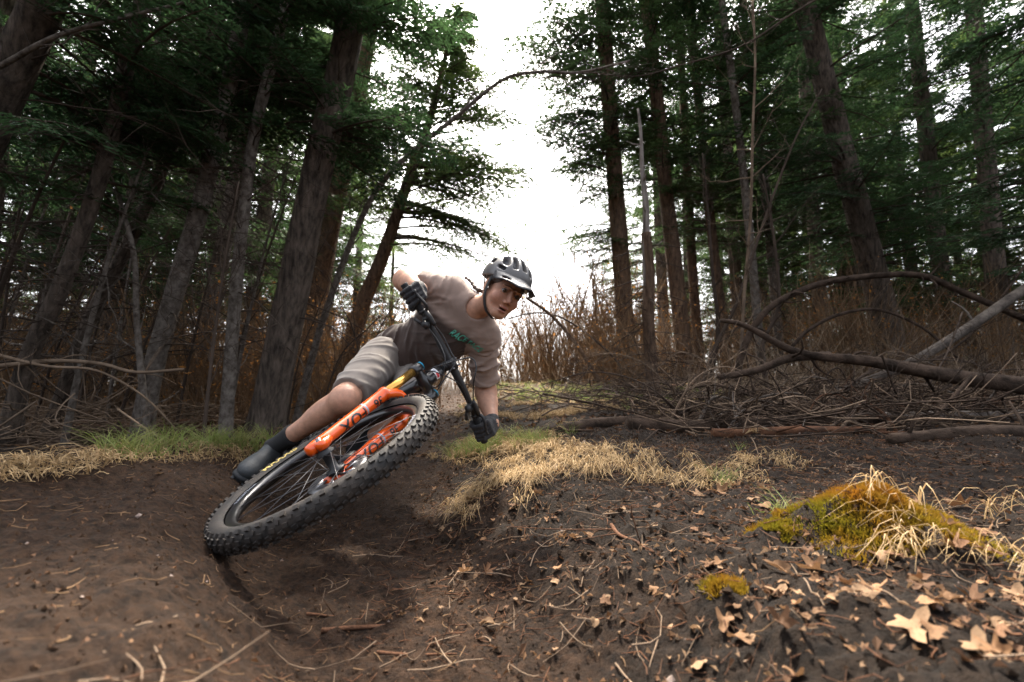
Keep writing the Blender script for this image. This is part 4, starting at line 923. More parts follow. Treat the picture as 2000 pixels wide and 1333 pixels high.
def stem(name, label, cat, px, r0, r1, m, seed, n1=14, l1=.6, n2=4, ground_it=True, group=None, n=30, spread=.8, part='stem'):
    rng = np.random.default_rng(seed); P = [at(*q) for q in px]
    if ground_it: P[0] = np.array([P[0][0], P[0][1], float(Hb(P[0][0], P[0][1])) - .03])
    P = smooth_path(P, n); o = P[0]; mb = branchy(P, r0, r1, rng, n1, l1, n2, 8, spread); mb.V = [v - o for v in mb.V]
    ob = mb.build(name, m, None, label=label, cat=cat, group=group); ob.location = o.tolist(); return ob
stem('bare_tree', 'crooked bare tree whose long bough arches up across the sky gap', 'tree', [(578, 775, 5.6), (612, 690, 5.6), (640, 600, 5.6), (700, 440, 5.6), (765, 335, 5.6), (900, 222, 5.6), (985, 155, 5.5), (1060, 141, 5.4), (1130, 143, 5.3), (1230, 120, 5.2)], .052, .012, m_bark_grey, 71, 26, .8, 5, spread=.6, n=48)
stem('bare_branch', 'grey-green bough sweeping across the top left corner', 'branch', [(-120, 180, 3.0), (0, 130, 3.0), (110, 72, 3.0), (250, 33, 3.1), (370, 2, 3.2), (470, -40, 3.3)], .02, .006, m_bark_grey, 72, 12, .5, 4, False)
stem('bare_sapling', 'short curved grey stem in the dark left wood', 'sapling', [(300, 800, 3.9), (268, 640, 3.9), (262, 500, 3.9), (232, 385, 3.9)], .03, .016, m_bark_grey, 73, 8, .5, 4)
stem('bare_sapling', 'dark sapling bending right from the foot of the narrow firs', 'sapling', [(1362, 745, 6.2), (1392, 690, 6.2), (1440, 590, 6.2), (1490, 440, 6.2), (1550, 280, 6.2), (1605, 175, 6.2)], .032, .008, m_twig, 74, 20, .7, 5)
stem('bare_sapling', 'forked sapling rising left of the bending dark sapling', 'sapling', [(1380, 748, 6.4), (1402, 650, 6.4), (1392, 540, 6.4), (1384, 430, 6.4), (1372, 300, 6.4)], .036, .01, m_twig, 75, 24, .7, 5)
stem('bare_sapling', 'pale thin stem winding up in front of the slim pale trunk', 'sapling', [(1440, 730, 5.8), (1452, 600, 5.8), (1466, 420, 5.8), (1470, 260, 5.8), (1475, 120, 5.8), (1470, 0, 5.8)], .022, .012, m_stick, 76, 26, .8, 5, spread=1.0)
stem('bare_sapling', 'curved dark sapling just behind the fork of the fallen trunk', 'sapling', [(1500, 738, 5.6), (1488, 680, 5.6), (1520, 600, 5.6), (1512, 470, 5.6), (1490, 340, 5.6)], .03, .01, m_twig, 77, 20, .7, 5)
stem('bare_branch', 'thin bough drooping from the top edge over the bright gap', 'branch', [(1700, -60, 5), (1560, 20, 5), (1450, 90, 5), (1330, 128, 5), (1240, 150, 5), (1130, 140, 5)], .014, .003, m_twig, 78, 18, .6, 5, False, spread=.6)
stem('bare_branch', 'leafless bough hanging from the top into the left of the sky gap', 'branch', [(700, -60, 5), (800, 20, 5), (890, 70, 5), (960, 110, 5), (1010, 150, 5)], .012, .003, m_twig, 79, 18, .7, 6, False, spread=.7)
for i, (x, y, D, tx, ty) in enumerate(((690, 745, 6.0, 870, 480), (720, 750, 5.2, 640, 540), (760, 740, 7, 820, 540), (620, 770, 5.2, 760, 600), (560, 800, 5.0, 640, 560), (700, 760, 4.6, 800, 620))):
    stem('bare_sapling', 'thin bare sapling in the brush between the thick fir and the rider', 'sapling', [(x, y, D), (lerp(x, tx, .3), lerp(y, ty, .4), D), (lerp(x, tx, .7), lerp(y, ty, .75), D), (tx, ty, D)], .012, .004, m_twig, 300 + i, 16, .6, 5, group='thin saplings behind the rider')
for i in range(24):
    x = -120 + i * 27 + RNG.uniform(-12, 12); D = RNG.uniform(3.6, 6.5); h = RNG.uniform(330, 720); ln = RNG.uniform(.12, .42)
    stem('bare_sapling', 'thin dark stem slanting to the right in the left wood', 'sapling', [(x, 830, D), (x + .25 * ln * h, 830 - .28 * h, D), (x + .62 * ln * h, 830 - .64 * h, D), (x + 1.1 * ln * h, 830 - h, D)], RNG.uniform(.014, .032), .006, m_twig if i % 3 else m_bark_grey, 340 + i, 22, .75, 5, group='thin slanting stems on the left')
for i, (x, D, tx, ty) in enumerate(((905, 10, 890, 470), (960, 11, 940, 455), (1010, 12, 1030, 500), (1075, 11, 1100, 480), (1120, 10, 1085, 500), (1160, 12, 1190, 430), (1190, 9.5, 1150, 470), (1105, 13, 1140, 520))):
    stem('bare_sapling', 'thin bare sapling standing against the bright sky in the gap', 'sapling', [(x, 735, D), (lerp(x, tx, .2), lerp(735, ty, .35), D), (lerp(x, tx, .7), lerp(735, ty, .7), D), (tx, ty, D)], .016, .004, m_stem, 380 + i, 30, .9, 6, group='bare saplings in the sky gap', spread=.55)
# shrubs: bare, brown, many stems (variants shared)
SHR = []
for v in range(5):
    rng = np.random.default_rng(90 + v); mb = MB(); n = 26
    a = rng.uniform(0, 2*np.pi, n); lean = rng.uniform(.05, .6, n); hgt = rng.uniform(.8, 2.0, n); t = np.linspace(0, 1, 8)[None, :, None]
    d = np.stack([np.cos(a) * lean, np.sin(a) * lean, np.ones(n)], 1); b = np.stack([rng.normal(0, .22, n), rng.normal(0, .22, n), np.full(n, -.05)], 1)
    P = b[:, None] + d[:, None] * hgt[:, None, None] * t + np.cumsum(rng.normal(0, .03, (n, 8, 3)), 1) * t
    mb.add(*tubes(P, (rng.uniform(.004, .011, n))[:, None] * (1.1 - .85 * np.linspace(0, 1, 8))[None], 4))
    m = 9; i = rng.integers(2, 8, (n, m)); p = P[np.arange(n)[:, None], i].reshape(-1, 3); dd = nrm(np.repeat(d, m, 0) + rng.normal(0, .75, (n*m, 3))); l = rng.uniform(.12, .5, n*m); t = np.linspace(0, 1, 5)[None, :, None]
    P2 = p[:, None] + dd[:, None] * l[:, None, None] * t + np.cumsum(rng.normal(0, .012, (n*m, 5, 3)), 1)
    mb.add(*tubes(P2, .003 * (1.15 - np.linspace(0, 1, 5))[None].repeat(n*m, 0), 3))
    # a few dry leaves still hanging
    k = 260 if v in (1, 3) else 50; lp = P2[rng.integers(0, n*m, k), rng.integers(2, 5, k)]; u = nrm(rng.normal(0, 1, (k, 3))); w_ = nrm(np.cross(u, rng.normal(0, 1, (k, 3)))); s_ = rng.uniform(.014, .03, (k, 1))
    mb.add(np.stack([lp, lp + (u + .5 * w_) * s_, lp + 2 * u * s_, lp + (u - .5 * w_) * s_], 1).reshape(-1, 3), np.arange(4 * k).reshape(-1, 4), 1)
    me = mesh('bare_shrub', np.concatenate(mb.V), mb.F, [m_stem, mat('dry_leaf_shrub', (.45, .20, .05), rough=.8, spec=.1, trans=.4, vary=.5, vscale=6)], True, np.concatenate(mb.M)); SHR.append(me)
rng = np.random.default_rng(5)
def shrub(x, D, sc_, v, label, group):
    p = at(x, 740, D); o = obj('bare_shrub', SHR[v], None, label, 'shrub', group); o.location = (p[0], p[1], float(Hb(p[0], p[1]))); o.rotation_euler = (0, 0, rng.uniform(0, 6.3)); o.scale = (sc_,) * 3
for i in range(28):
    x = rng.uniform(930, 1230); D = rng.uniform(8.0, 15); shrub(x, D, rng.uniform(.8, 1.9), (0, 2, 4)[i % 3], 'bare brown shrub in the bright brush behind the rider', 'shrubs in the bright gap')
for i in range(46):
    x = rng.uniform(1230, 2050); D = rng.uniform(6.2, 12); shrub(x, D, rng.uniform(.7, 1.2), i % 5, 'bare brown shrub in the undergrowth on the right', 'shrubs on the right')
for i in range(50):
    x = rng.uniform(-60, 700); D = rng.uniform(5.6, 10); shrub(x, D, rng.uniform(.7, 1.3), i % 5, 'bare dark shrub in the undergrowth on the left', 'shrubs on the left')
for i in range(14):
    x = rng.uniform(600, 900); D = rng.uniform(6.5, 11); shrub(x, D, rng.uniform(.7, 1.2), (1, 3, 0)[i % 3], 'bare shrub with dry leaves behind the rider’s back', 'shrubs behind the rider')
# thicket of thin stalks closing the view, uncountable
def stalks(name, label, n, xr, Dr, hr_, m, rng, lean=.25, r=.0035):
    x = rng.uniform(*xr, n); D = rng.uniform(*Dr, n); px = (x - 1000) / F * D; py = D * 1.0; h = rng.uniform(*hr_, n); z = Hb(px, py); b = np.stack([px, py, z - .03], 1)
    h = h * np.clip(.55 + .9 * fbm(px, py, .9, 2, 91), .12, 1.3)
    d = np.stack([rng.normal(0, lean, n), rng.normal(0, lean, n), np.ones(n)], 1); t = np.linspace(0, 1, 4)[None, :, None]
    P = b[:, None] + d[:, None] * h[:, None, None] * t + np.cumsum(rng.normal(0, .035, (n, 4, 3)), 1) * t
    V, Q = tubes(P, r * rng.uniform(.6, 1.5, n)[:, None] * (1.1 - .8 * np.linspace(0, 1, 4))[None], 3)
    o = obj(name, mesh(name, V, Q, m), None, label, 'brush', kind='stuff'); return o
m_reed = mat('dry_stalk', (.37, .275, .185), rough=.95, spec=.1, vary=.5, vscale=1.0)
stalks('dry_stalks', 'dry brown stalks massed behind the rider and the snag', 2800, (800, 1330), (9, 22), (.5, 2.6), m_reed, rng, .4)
stalks('dry_stalks', 'tangle of dry stalks under the right-hand firs', 3000, (1230, 2150), (6.2, 13), (.4, 1.9), m_reed, rng, .5)
stalks('dry_stalks', 'tangle of dark stalks under the left-hand firs', 3200, (-250, 850), (5.4, 12), (.6, 2.4), m_stem, rng, .55)
# ------------------------------------------------------------------ fallen wood
def ground_hit(px, py):
    "where the view through a photo pixel meets the ground"
    d = at(px, py, 1.0) - (0, 0, CAMZ); t = np.geomspace(.2, 20, 900)[:, None]
    p = np.array([0, 0, CAMZ]) + d * t; i = np.argmax(p[:, 2] < Hb(p[:, 0], p[:, 1])); return p[i]
def log(name, label, px, r0, r1, m, seed=1, stubs=5, k=14, n=28, rough=.08, cat='log', group=None, settle=False):
    rng = np.random.default_rng(seed); P = smooth_path([at(*q) for q in px], n)
    if settle:
        R_ = np.linspace(r0, r1, n); P[:, 2] = H(P[:, 0], P[:, 1]) + R_ * .55
        P[:, 2] = np.convolve(np.pad(P[:, 2], 4, 'edge'), np.ones(9) / 9, 'valid')
    o = P[n // 2].copy(); V, Fs = trunk_mesh(P - o, r0, r1, k, 0, rough, seed); mb = MB().add(V, Fs)
    for _ in range(stubs):
        i = rng.integers(2, n - 2); T = nrm(P[i+1] - P[i-1]); d = nrm(np.cross(T, rng.normal(0, 1, 3)) + .5 * T); L = rng.uniform(.05, .35) * (1 + 3 * r0); rr = min(lerp(r0, r1, i / n) * .4, .014)
        mb.tube(smooth_path([P[i] - o, P[i] - o + d * L * .5 + rng.normal(0, .015, 3), P[i] - o + d * L + rng.normal(0, .03, 3)], 6), np.linspace(rr, rr * .35, 6), 5)
    ob = mb.build(name, m, None, label=label, cat=cat, group=group); ob.location = o.tolist(); return ob
log('fallen_tree', 'dark fallen trunk with pale flecks lying across the right, lifted at its tip', [(1408, 627, 3.55), (1455, 637, 3.55), (1560, 690, 3.5), (1700, 707, 3.45), (1850, 735, 3.4), (2010, 757, 3.35), (2250, 800, 3.3)], .016, .082, m_darklog, 101, 7, 18, 44)
log('fallen_branch', 'fork of the dark fallen trunk pointing down left', [(1404, 738, 3.4), (1480, 723, 3.45), (1545, 700, 3.5), (1620, 696, 3.5)], .022, .034, m_darklog, 102, 3, cat='branch')
log('fallen_branch', 'long grey pole slanting up to the right edge over the fallen trunk', [(1555, 803, 4.35), (1640, 765, 4.35), (1750, 722, 4.4), (1850, 668, 4.5), (2010, 560, 4.6), (2160, 460, 4.7)], .036, .050, m_pole, 103, 6, 16, 34, cat='branch')
log('arched_branch', 'long dark branch arching over the brush on the right', [(1440, 790, 5.4), (1446, 700, 5.4), (1490, 615, 5.4), (1560, 570, 5.4), (1650, 546, 5.4), (1790, 538, 5.3), (1880, 572, 5.2), (2010, 628, 5.0), (2150, 690, 4.9)], .042, .03, m_darklog, 104, 16, 10, 50, cat='branch')
log('arched_branch', 'thinner branch arching below the long arched one', [(1545, 680, 5.5), (1580, 645, 5.5), (1640, 615, 5.5), (1715, 606, 5.5), (1800, 640, 5.4), (1870, 700, 5.3)], .022, .014, m_darklog, 105, 10, 8, 34, cat='branch')
log('leaning_branch', 'thin dead branch leaning down from the rider’s helmet to the snag', [(1028, 582, 7.2), (1080, 620, 7.1), (1130, 680, 7.0), (1170, 748, 6.9)], .022, .032, m_bark_tan, 106, 8, 8, cat='branch')
log('leaning_branch', 'bent bare branch running right from under the rider’s chin', [(985, 625, 7.4), (1050, 612, 7.4), (1110, 628, 7.4), (1190, 690, 7.2), (1230, 745, 7.1)], .010, .022, m_twig, 107, 8, 8, cat='branch')
gl = [
 ('log', 'dark log running from the straw grass back into the brush pile', [(985, 897, 2.95), (1100, 873, 3.2), (1200, 850, 3.5), (1330, 828, 3.8), (1480, 820, 3.95)], .038, .05, m_darklog),
 ('log', 'long log lying behind the black soil under the brush pile', [(1225, 868, 3.25), (1400, 866, 3.3), (1560, 860, 3.35), (1720, 852, 3.4)], .05, .042, m_darklog),
 ('log', 'reddish rotten log in front of the brush pile', [(1395, 896, 3.0), (1500, 893, 3.0), (1660, 890, 3.0), (1730, 884, 3.0)], .034, .026, m_redlog),
 ('log', 'heavy black log at the right edge above the moss mound', [(1745, 925, 2.55), (1850, 915, 2.55), (1960, 905, 2.55), (2150, 893, 2.6)], .032, .05, m_darklog),
 ('log', 'brown log lying level at the back of the brush pile', [(1655, 838, 3.9), (1800, 834, 3.9), (2000, 828, 3.9), (2120, 822, 3.9)], .05, .055, m_redlog),
 ('log', 'grey log below the brown one at the right of the brush pile', [(1700, 860, 3.5), (1820, 852, 3.5), (2010, 842, 3.5), (2100, 838, 3.5)], .032, .045, m_deadwood),
 ('log', 'red-brown log by the foot of the snag, far side', [(1308, 722, 7.2), (1360, 745, 6.8), (1430, 772, 6.3)], .05, .06, m_redlog),
 ('log', 'short red log behind the snag, left of it', [(1196, 705, 7.8), (1222, 725, 7.5), (1248, 748, 7.2)], .045, .05, m_redlog),
 ('log', 'red-brown log on the forest floor behind the grey trunks', [(130, 796, 5.3), (260, 782, 5.5), (430, 770, 5.8)], .06, .045, m_redlog),
 ('log', 'dark log in front of the red-brown one on the left', [(120, 830, 4.8), (230, 820, 4.9), (420, 812, 5.0)], .07, .05, m_darklog),
 ('log', 'mossy dark log low behind the left grass', [(-30, 850, 4.2), (120, 846, 4.3), (300, 838, 4.4)], .045, .05, m_darklog)]
for i, (nm, lab, px, r0, r1, m) in enumerate(gl): log(nm, lab, px, r0, r1, m, 120 + i, 5, settle=True)
sticks = [
 ('long curved stick springing from the ground up to the fallen trunk', [(1645, 905, 2.95), (1740, 868, 3.0), (1820, 820, 3.05), (1872, 765, 3.1), (1895, 735, 3.15)], .016, .012, m_darklog),
 ('thin pale stick lying along the front of the brush pile', [(1440, 893, 2.95), (1580, 884, 2.95), (1720, 873, 3.0), (1900, 848, 3.1)], .010, .008, m_deadwood),
 ('dark stick standing up out of the brush pile near the fork', [(1500, 850, 3.6), (1478, 790, 3.7), (1462, 720, 3.8), (1455, 680, 3.8)], .012, .006, m_darklog),
 ('bent pale stick at the left of the brush pile', [(1385, 862, 3.2), (1420, 842, 3.2), (1440, 812, 3.25), (1455, 800, 3.3)], .013, .007, m_deadwood),
 ('wiry branch curving over the log left of the brush pile', [(1060, 770, 4.6), (1140, 785, 4.3), (1240, 808, 4.0), (1330, 822, 3.8)], .011, .006, m_darklog),
 ('thin branch spreading in front of the snag’s foot', [(1180, 760, 4.6), (1290, 790, 4.3), (1340, 830, 4.0), (1440, 835, 3.7)], .010, .007, m_twig),
 ('hooked stick at the left of the fork', [(1300, 745, 4.6), (1335, 790, 4.4), (1380, 830, 4.1), (1390, 860, 3.9)], .011, .007, m_twig),
 ('grey branch slanting up at the right edge below the pole', [(1690, 745, 4.8), (1800, 715, 4.8), (1900, 650, 4.8), (2010, 510, 4.8)], .016, .010, m_darklog),
 ('forked twig leaning against the grey pole', [(1760, 850, 3.9), (1810, 760, 4.0), (1850, 690, 4.1), (1880, 610, 4.2)], .010, .006, m_twig),
 ('pale low branch crossing the dark left floor', [(-20, 718, 3.6), (110, 706, 3.6), (200, 712, 3.6), (265, 728, 3.6), (360, 722, 3.7)], .020, .010, m_stick),
 ('second low branch sagging below the pale one on the left', [(-20, 690, 3.4), (90, 716, 3.5), (190, 725, 3.6), (280, 775, 3.7), (345, 840, 3.8)], .013, .006, m_stick),
 ('thin stick leaning across the left grass', [(230, 800, 3.6), (280, 835, 3.5), (330, 868, 3.4)], .008, .006, m_stick)]
for i, (lab, px, r0, r1, m) in enumerate(sticks): log('fallen_stick', lab, px, r0, r1, m, 150 + i, 9, 8, 24, .05, 'stick')
# twigs heaped in the brush pile and strewn on both sides of the trail
def heap(name, label, n, fn, lr, m, rng, zr=(.0, .4), r=.0045, flat=.25, N=7):
    xy = fn(n); L = rng.uniform(*lr, n); a = rng.uniform(0, 6.3, n); z = H(xy[:, 0], xy[:, 1]) + rng.uniform(0, 1, n) ** 1.6 * (zr[1] - zr[0]) + zr[0]
    d = np.stack([np.sin(a), np.cos(a), rng.normal(0, flat, n)], 1); t = np.linspace(-.5, .5, N)[None, :, None]
    cur = nrm(np.cross(d, rng.normal(0, 1, (n, 3)))); P = np.stack([xy[:, 0], xy[:, 1], z], 1)[:, None] + d[:, None] * L[:, None, None] * t + cur[:, None] * (rng.uniform(-1.3, 1.3, n) * L)[:, None, None] * t * t + np.cumsum(rng.normal(0, .012, (n, N, 3)), 1) * L[:, None, None]
    g = H(P[..., 0], P[..., 1]) + .004; P[..., 2] = np.maximum(P[..., 2], g)
    V, Q = tubes(P, (r * rng.uniform(.4, 1.7, n))[:, None] * (1.0 - .6 * np.linspace(0, 1, N))[None], 4)
    return obj(name, mesh(name, V, Q, m), None, label, 'twigs', kind='stuff')
rng = np.random.default_rng(77)
for i in range(22):
    x = rng.uniform(1270, 2020); D = rng.uniform(3.0, 4.6); dx = rng.uniform(80, 330) * rng.choice([-1, 1]); hh = rng.uniform(15, 110); y0 = 700 + 165 * (3 / D) ** 2
    stem('fallen_branch', 'twiggy dead branch tangled in the brush pile', 'branch', [(x, y0, D), (x + dx * .3, y0 - hh * .75, D), (x + dx * .65, y0 - hh, D + .1), (x + dx, y0 - hh * rng.uniform(.3, 1.0), D + .1)], rng.uniform(.006, .012), .003, (m_darklog, m_twig, m_stick)[i % 3], 560 + i, 18, .5, 4, False, 'twiggy branches in the brush pile', 22, .7)
for i in range(34):
    x = rng.uniform(1280, 2020); D = rng.uniform(2.95, 4.2); y0 = 700 + 190 * (2.95 / D) ** 2 * .95; dx = rng.uniform(60, 260) * rng.choice([-1, 1]); hh = rng.uniform(8, 75)
    log('fallen_branch', 'loose crooked branch lying in the brush pile', [(x, y0 + rng.uniform(-12, 12), D), (x + dx * .3, y0 - hh * .8 + rng.uniform(-12, 12), D + .05), (x + dx * .65, y0 - hh + rng.uniform(-14, 14), D + .1), (x + dx, y0 - hh * rng.uniform(0, .9), D + .15)], rng.uniform(.007, .017), .005, (m_darklog, m_stick, m_pole, m_darklog, m_redlog)[i % 5], 500 + i, 7, 7, 20, .08, 'branch', 'loose branches in the brush pile')
def poly_xy(pts, jit):
    "points spread round a list of (px, D) with weights"
    def fn(n):
        P = np.array([at(x, y, D)[:2] for x, y, D in pts]); i = rng.integers(0, len(P), n); return P[i] + rng.normal(0, jit, (n, 2))
    return fn
pile = [(1330, 820, 3.7), (1420, 820, 3.7), (1520, 820, 3.7), (1620, 820, 3.7), (1720, 820, 3.7), (1820, 820, 3.7), (1920, 820, 3.7), (1500, 800, 4.3), (1600, 800, 4.3), (1720, 800, 4.3), (1850, 800, 4.3), (1980, 800, 4.3), (1450, 850, 3.3), (1650, 850, 3.3), (1850, 850, 3.2), (2050, 800, 3.6)]
heap('brush_twigs', 'tangle of pale twigs heaped in the brush pile', 420, poly_xy(pile, .26), (.25, .95), m_stick, rng, (.02, .22), .0042)
heap('brush_twigs', 'darker twigs mixed through the brush pile', 420, poly_xy(pile, .28), (.25, .95), m_darklog, rng, (.01, .22), .0052)
heap('strewn_twigs', 'twigs strewn over the left forest floor', 520, poly_xy([(60, 850, 4.2), (160, 850, 4.6), (280, 850, 5), (380, 840, 5.4), (60, 840, 5.5), (200, 840, 6), (0, 860, 3.4)], .35), (.3, 1.1), m_stick, rng, (.0, .35), .005)
heap('strewn_twigs', 'twigs strewn over the ground before the snag', 260, poly_xy([(1150, 800, 4.6), (1250, 800, 4.6), (1100, 780, 5.5), (1300, 770, 5.5), (1200, 760, 6.5)], .4), (.3, 1.0), m_twig, rng, (.0, .25), .0045)
heap('soil_twigs', 'small twigs and rootlets on the dark soil', 700, lambda n: np.stack([rng.uniform(-.5, 2.6, n), rng.uniform(.45, 2.9, n)], 1), (.03, .16), m_stick, rng, (.0, .006), .0013, .05, 5)
heap('soil_twigs', 'needles and splinters on the trail earth', 1500, lambda n: np.stack([rng.uniform(-2.2, .4, n), rng.uniform(.5, 3.4, n)], 1), (.012, .06), m_stem, rng, (.0, .003), .0009, .03, 4)
heap('soil_twigs', 'fine brown fibres and needles matted over the dark soil', 4200, lambda n: np.stack([rng.uniform(-.4, 2.4, n), rng.uniform(.45, 2.8, n)], 1), (.015, .07), m_redlog, rng, (.0, .004), .0010, .05, 3)
roots = [('thin forked root lying on the dark slope right of the trail', [(1196, 1098, 1.3), (1215, 1150, 1.2), (1245, 1180, 1.15), (1262, 1215, 1.1), (1284, 1252, 1.06)], .006), ('pale twig lying along the foot of the berm', [(628, 1236, 1.0), (680, 1262, 1.0), (740, 1262, 1.0), (830, 1238, 1.02)], .0055), ('straight twig at the bottom of the trail', [(735, 1305, .9), (800, 1307, .9), (892, 1304, .9)], .004), ('short twig on the berm face below the wheel', [(600, 1176, 1.08), (630, 1190, 1.08), (660, 1199, 1.08)], .004)]
for i, (lab, px, r) in enumerate(roots):
    o_ = log('root' if i == 0 else 'twig', lab, px, r, r * .5, m_redlog, 180 + i, 4 if i == 0 else 1, 6, 22, .1, 'root' if i == 0 else 'twig', settle=True)

# ------------------------------------------------------------------ grass, straw, moss
def blades(name, label, base, L, lean_dir, lean, wdt, m, rng, curl=.6, seg=4, kind='stuff', cat='grass'):
    n = len(base); a = rng.uniform(0, 2*np.pi, n); d = np.stack([np.cos(a), np.sin(a), np.zeros(n)], 1) * rng.uniform(.1, 1, (n, 1)) * (1 - abs(lean)) + np.asarray(lean_dir) * lean
    up = np.array([0, 0, 1.]); t = np.linspace(0, 1, seg + 1)[None, :, None]
    P = base[:, None] + L[:, None, None] * (up * (t - curl * t * t) + d[:, None] * (t * .35 + t * t * .75)) + np.cumsum(rng.normal(0, .02, (n, seg + 1, 3)), 1) * L[:, None, None] * t
    g = H(P[..., 0], P[..., 1]) + .006; P[..., 2] = np.maximum(P[..., 2], g + rng.uniform(0, .02, (n, 1)))
    s = nrm(np.cross(P[:, -1] - P[:, 0], up + rng.normal(0, .5, (n, 3))))[:, None] * (wdt * rng.uniform(.6, 1.4, n))[:, None, None] * (1 - .85 * t ** 1.5)
    V = np.stack([P - s, P + s], 2).reshape(-1, 3); i = np.arange(n * (seg + 1) * 2).reshape(n, seg + 1, 2)
    q = np.stack([i[:, :-1, 0], i[:, :-1, 1], i[:, 1:, 1], i[:, 1:, 0]], -1).reshape(-1, 4)
    return obj(name, mesh(name, V, q, m), None, label, cat, kind=kind)
def grass_at(pts, jit, n, tuft=0, patchy=True):
    P = np.array([at(x, y, D)[:2] for x, y, D in pts]); i = rng.integers(0, len(P), n); xy = P[i] + rng.normal(0, 1, (n, 2)) * np.asarray(jit)
    if tuft:
        c = xy[fbm(xy[:, 0], xy[:, 1], 2.4, 2, 55) > -.12] if patchy else xy; c = c[rng.integers(0, len(c), tuft)]; xy = c[rng.integers(0, tuft, n)] + rng.normal(0, .018, (n, 2))
    d1, d2 = zones(xy[:, 0], xy[:, 1]); xy = xy[(d1 > .06) | (d2 > .5)]
    return np.stack([xy[:, 0], xy[:, 1], H(xy[:, 0], xy[:, 1]) - .004], 1)
def crest(x0, x1, y0, y1, n, tuft=200):
    c = np.array([ground_hit(xx, rng.uniform(y0, y1) + 42 * max(0, 1 - max(xx, 0) / 430))[:2] for xx in rng.uniform(x0, x1, tuft)]); xy = c[rng.integers(0, tuft, n)] + rng.normal(0, .03, (n, 2))
    return np.stack([xy[:, 0], xy[:, 1], H(xy[:, 0], xy[:, 1]) - .004], 1)
m_grass = mat('green_grass', (.13, .19, .04), rough=.6, spec=.2, trans=.4, col2=(.17, .155, .06), vscale=12)
m_straw = mat('straw', (.40, .295, .165), rough=.8, spec=.15, trans=.3, col2=(.20, .125, .055), vscale=26)
m_moss = mat('moss', (.155, .135, .012), rough=.9, spec=.1, trans=.3, col2=(.26, .115, .014), vscale=6, detail=4)
b = grass_at([(x, 950, 2.35) for x in range(880, 1060, 30)] + [(x, 970, 1.95) for x in range(900, 1330, 28)] + [(900, 920, 2.6), (960, 930, 2.7), (1060, 940, 2.5), (1150, 950, 2.4)], (.14, .16), 2500, 190)
blades('straw_grass', 'matted straw-coloured grass draped over the bank right of the trail', b, rng.uniform(.05, .22, len(b)), (-.25, -.9, 0), .5, .0017, m_straw, rng, .97)
b = grass_at([(900, 900, 2.9), (960, 905, 2.8), (1040, 915, 2.7), (1110, 900, 2.8), (1180, 800, 3.5), (1000, 830, 3.8), (1040, 815, 4.2), (1100, 815, 4.2), (1180, 815, 4.2)], (.18, .22), 3000, 170)
blades('straw_grass', 'dry grass along the top of the bank behind the straw tussocks', b, rng.uniform(.08, .22, len(b)), (0, -.6, 0), .3, .0022, m_straw, rng, .8)
b = grass_at([(905, 900, 2.85), (960, 905, 2.8), (1060, 905, 2.8), (1120, 900, 2.8), (1000, 905, 2.9)], (.10, .10), 900, 60)
blades('green_grass', 'fresh green blades growing through the straw by the lower hand', b, rng.uniform(.07, .17, len(b)), (0, 0, 0), 0, .0022, m_grass, rng, .25)
b = crest(210, 560, 862, 886, 1000)
blades('green_grass', 'strip of green grass behind the berm at the feet of the left trunks', b, rng.uniform(.06, .17, len(b)), (0, 0, 0), 0, .0022, m_grass, rng, .3)
b = crest(-40, 600, 872, 905, 1500)
blades('straw_grass', 'dry grass fringe along the crest of the berm', b, rng.uniform(.05, .16, len(b)), (0, -.3, 0), .3, .002, m_straw, rng, .8)
b = grass_at([(x, 770, D) for x in range(1010, 1330, 26) for D in (6.0, 7.0, 8.2)], (.5, .5), 7000, 420)
blades('green_grass', 'sunlit green grass in the clearing behind the rider', b, rng.uniform(.05, .16, len(b)), (0, 0, 0), 0, .004, m_grass, rng, .4, 2)
b = grass_at([(x, 790, D) for x in range(760, 1400, 40) for D in (4.6, 5.6, 7.0, 9.0)], (.6, .6), 8000, 500)
blades('straw_grass', 'flattened dry grass over the floor of the clearing', b, rng.uniform(.06, .20, len(b)), (0, -.3, 0), .2, .0038, m_straw, rng, .85, 2)
b = grass_at([(1350, 1020, 1.75), (1280, 1060, 1.6), (1420, 990, 1.9), (1480, 960, 2.1), (1560, 950, 2.2)], (.07, .08), 420, 40)
blades('straw_grass', 'sparse straw wisps trailing over the black soil', b, rng.uniform(.06, .2, len(b)), (-.7, -.6, 0), .6, .0016, m_straw, rng, .9)
b = grass_at([(1890, 1000, 1.25), (1930, 1040, 1.15), (1950, 1080, 1.1), (1980, 1010, 1.25)], (.05, .05), 24, 8)
blades('straw_grass', 'arching straw tuft at the right edge beside the moss mound', b, rng.uniform(.14, .34, len(b)), (-.3, -.5, 0), .3, .0016, m_straw, rng, .8)
b = grass_at([(1840, 1180, 1.0), (1960, 1180, .95), (1900, 1240, .9)], (.06, .06), 110, 16)
blades('straw_grass', 'loose straw in the bottom right corner', b, rng.uniform(.10, .25, len(b)), (-.6, -.3, 0), .6, .0014, m_straw, rng, .9)
b = grass_at([(1405, 985, 1.9), (1420, 1000, 1.8), (1440, 905, 2.5), (1730, 960, 1.9), (1525, 1130, 1.2)], (.02, .02), 160, 10)
blades('green_grass', 'single green sprigs coming up through the black soil', b, rng.uniform(.04, .10, len(b)), (0, 0, 0), 0, .0015, m_grass, rng, .3)
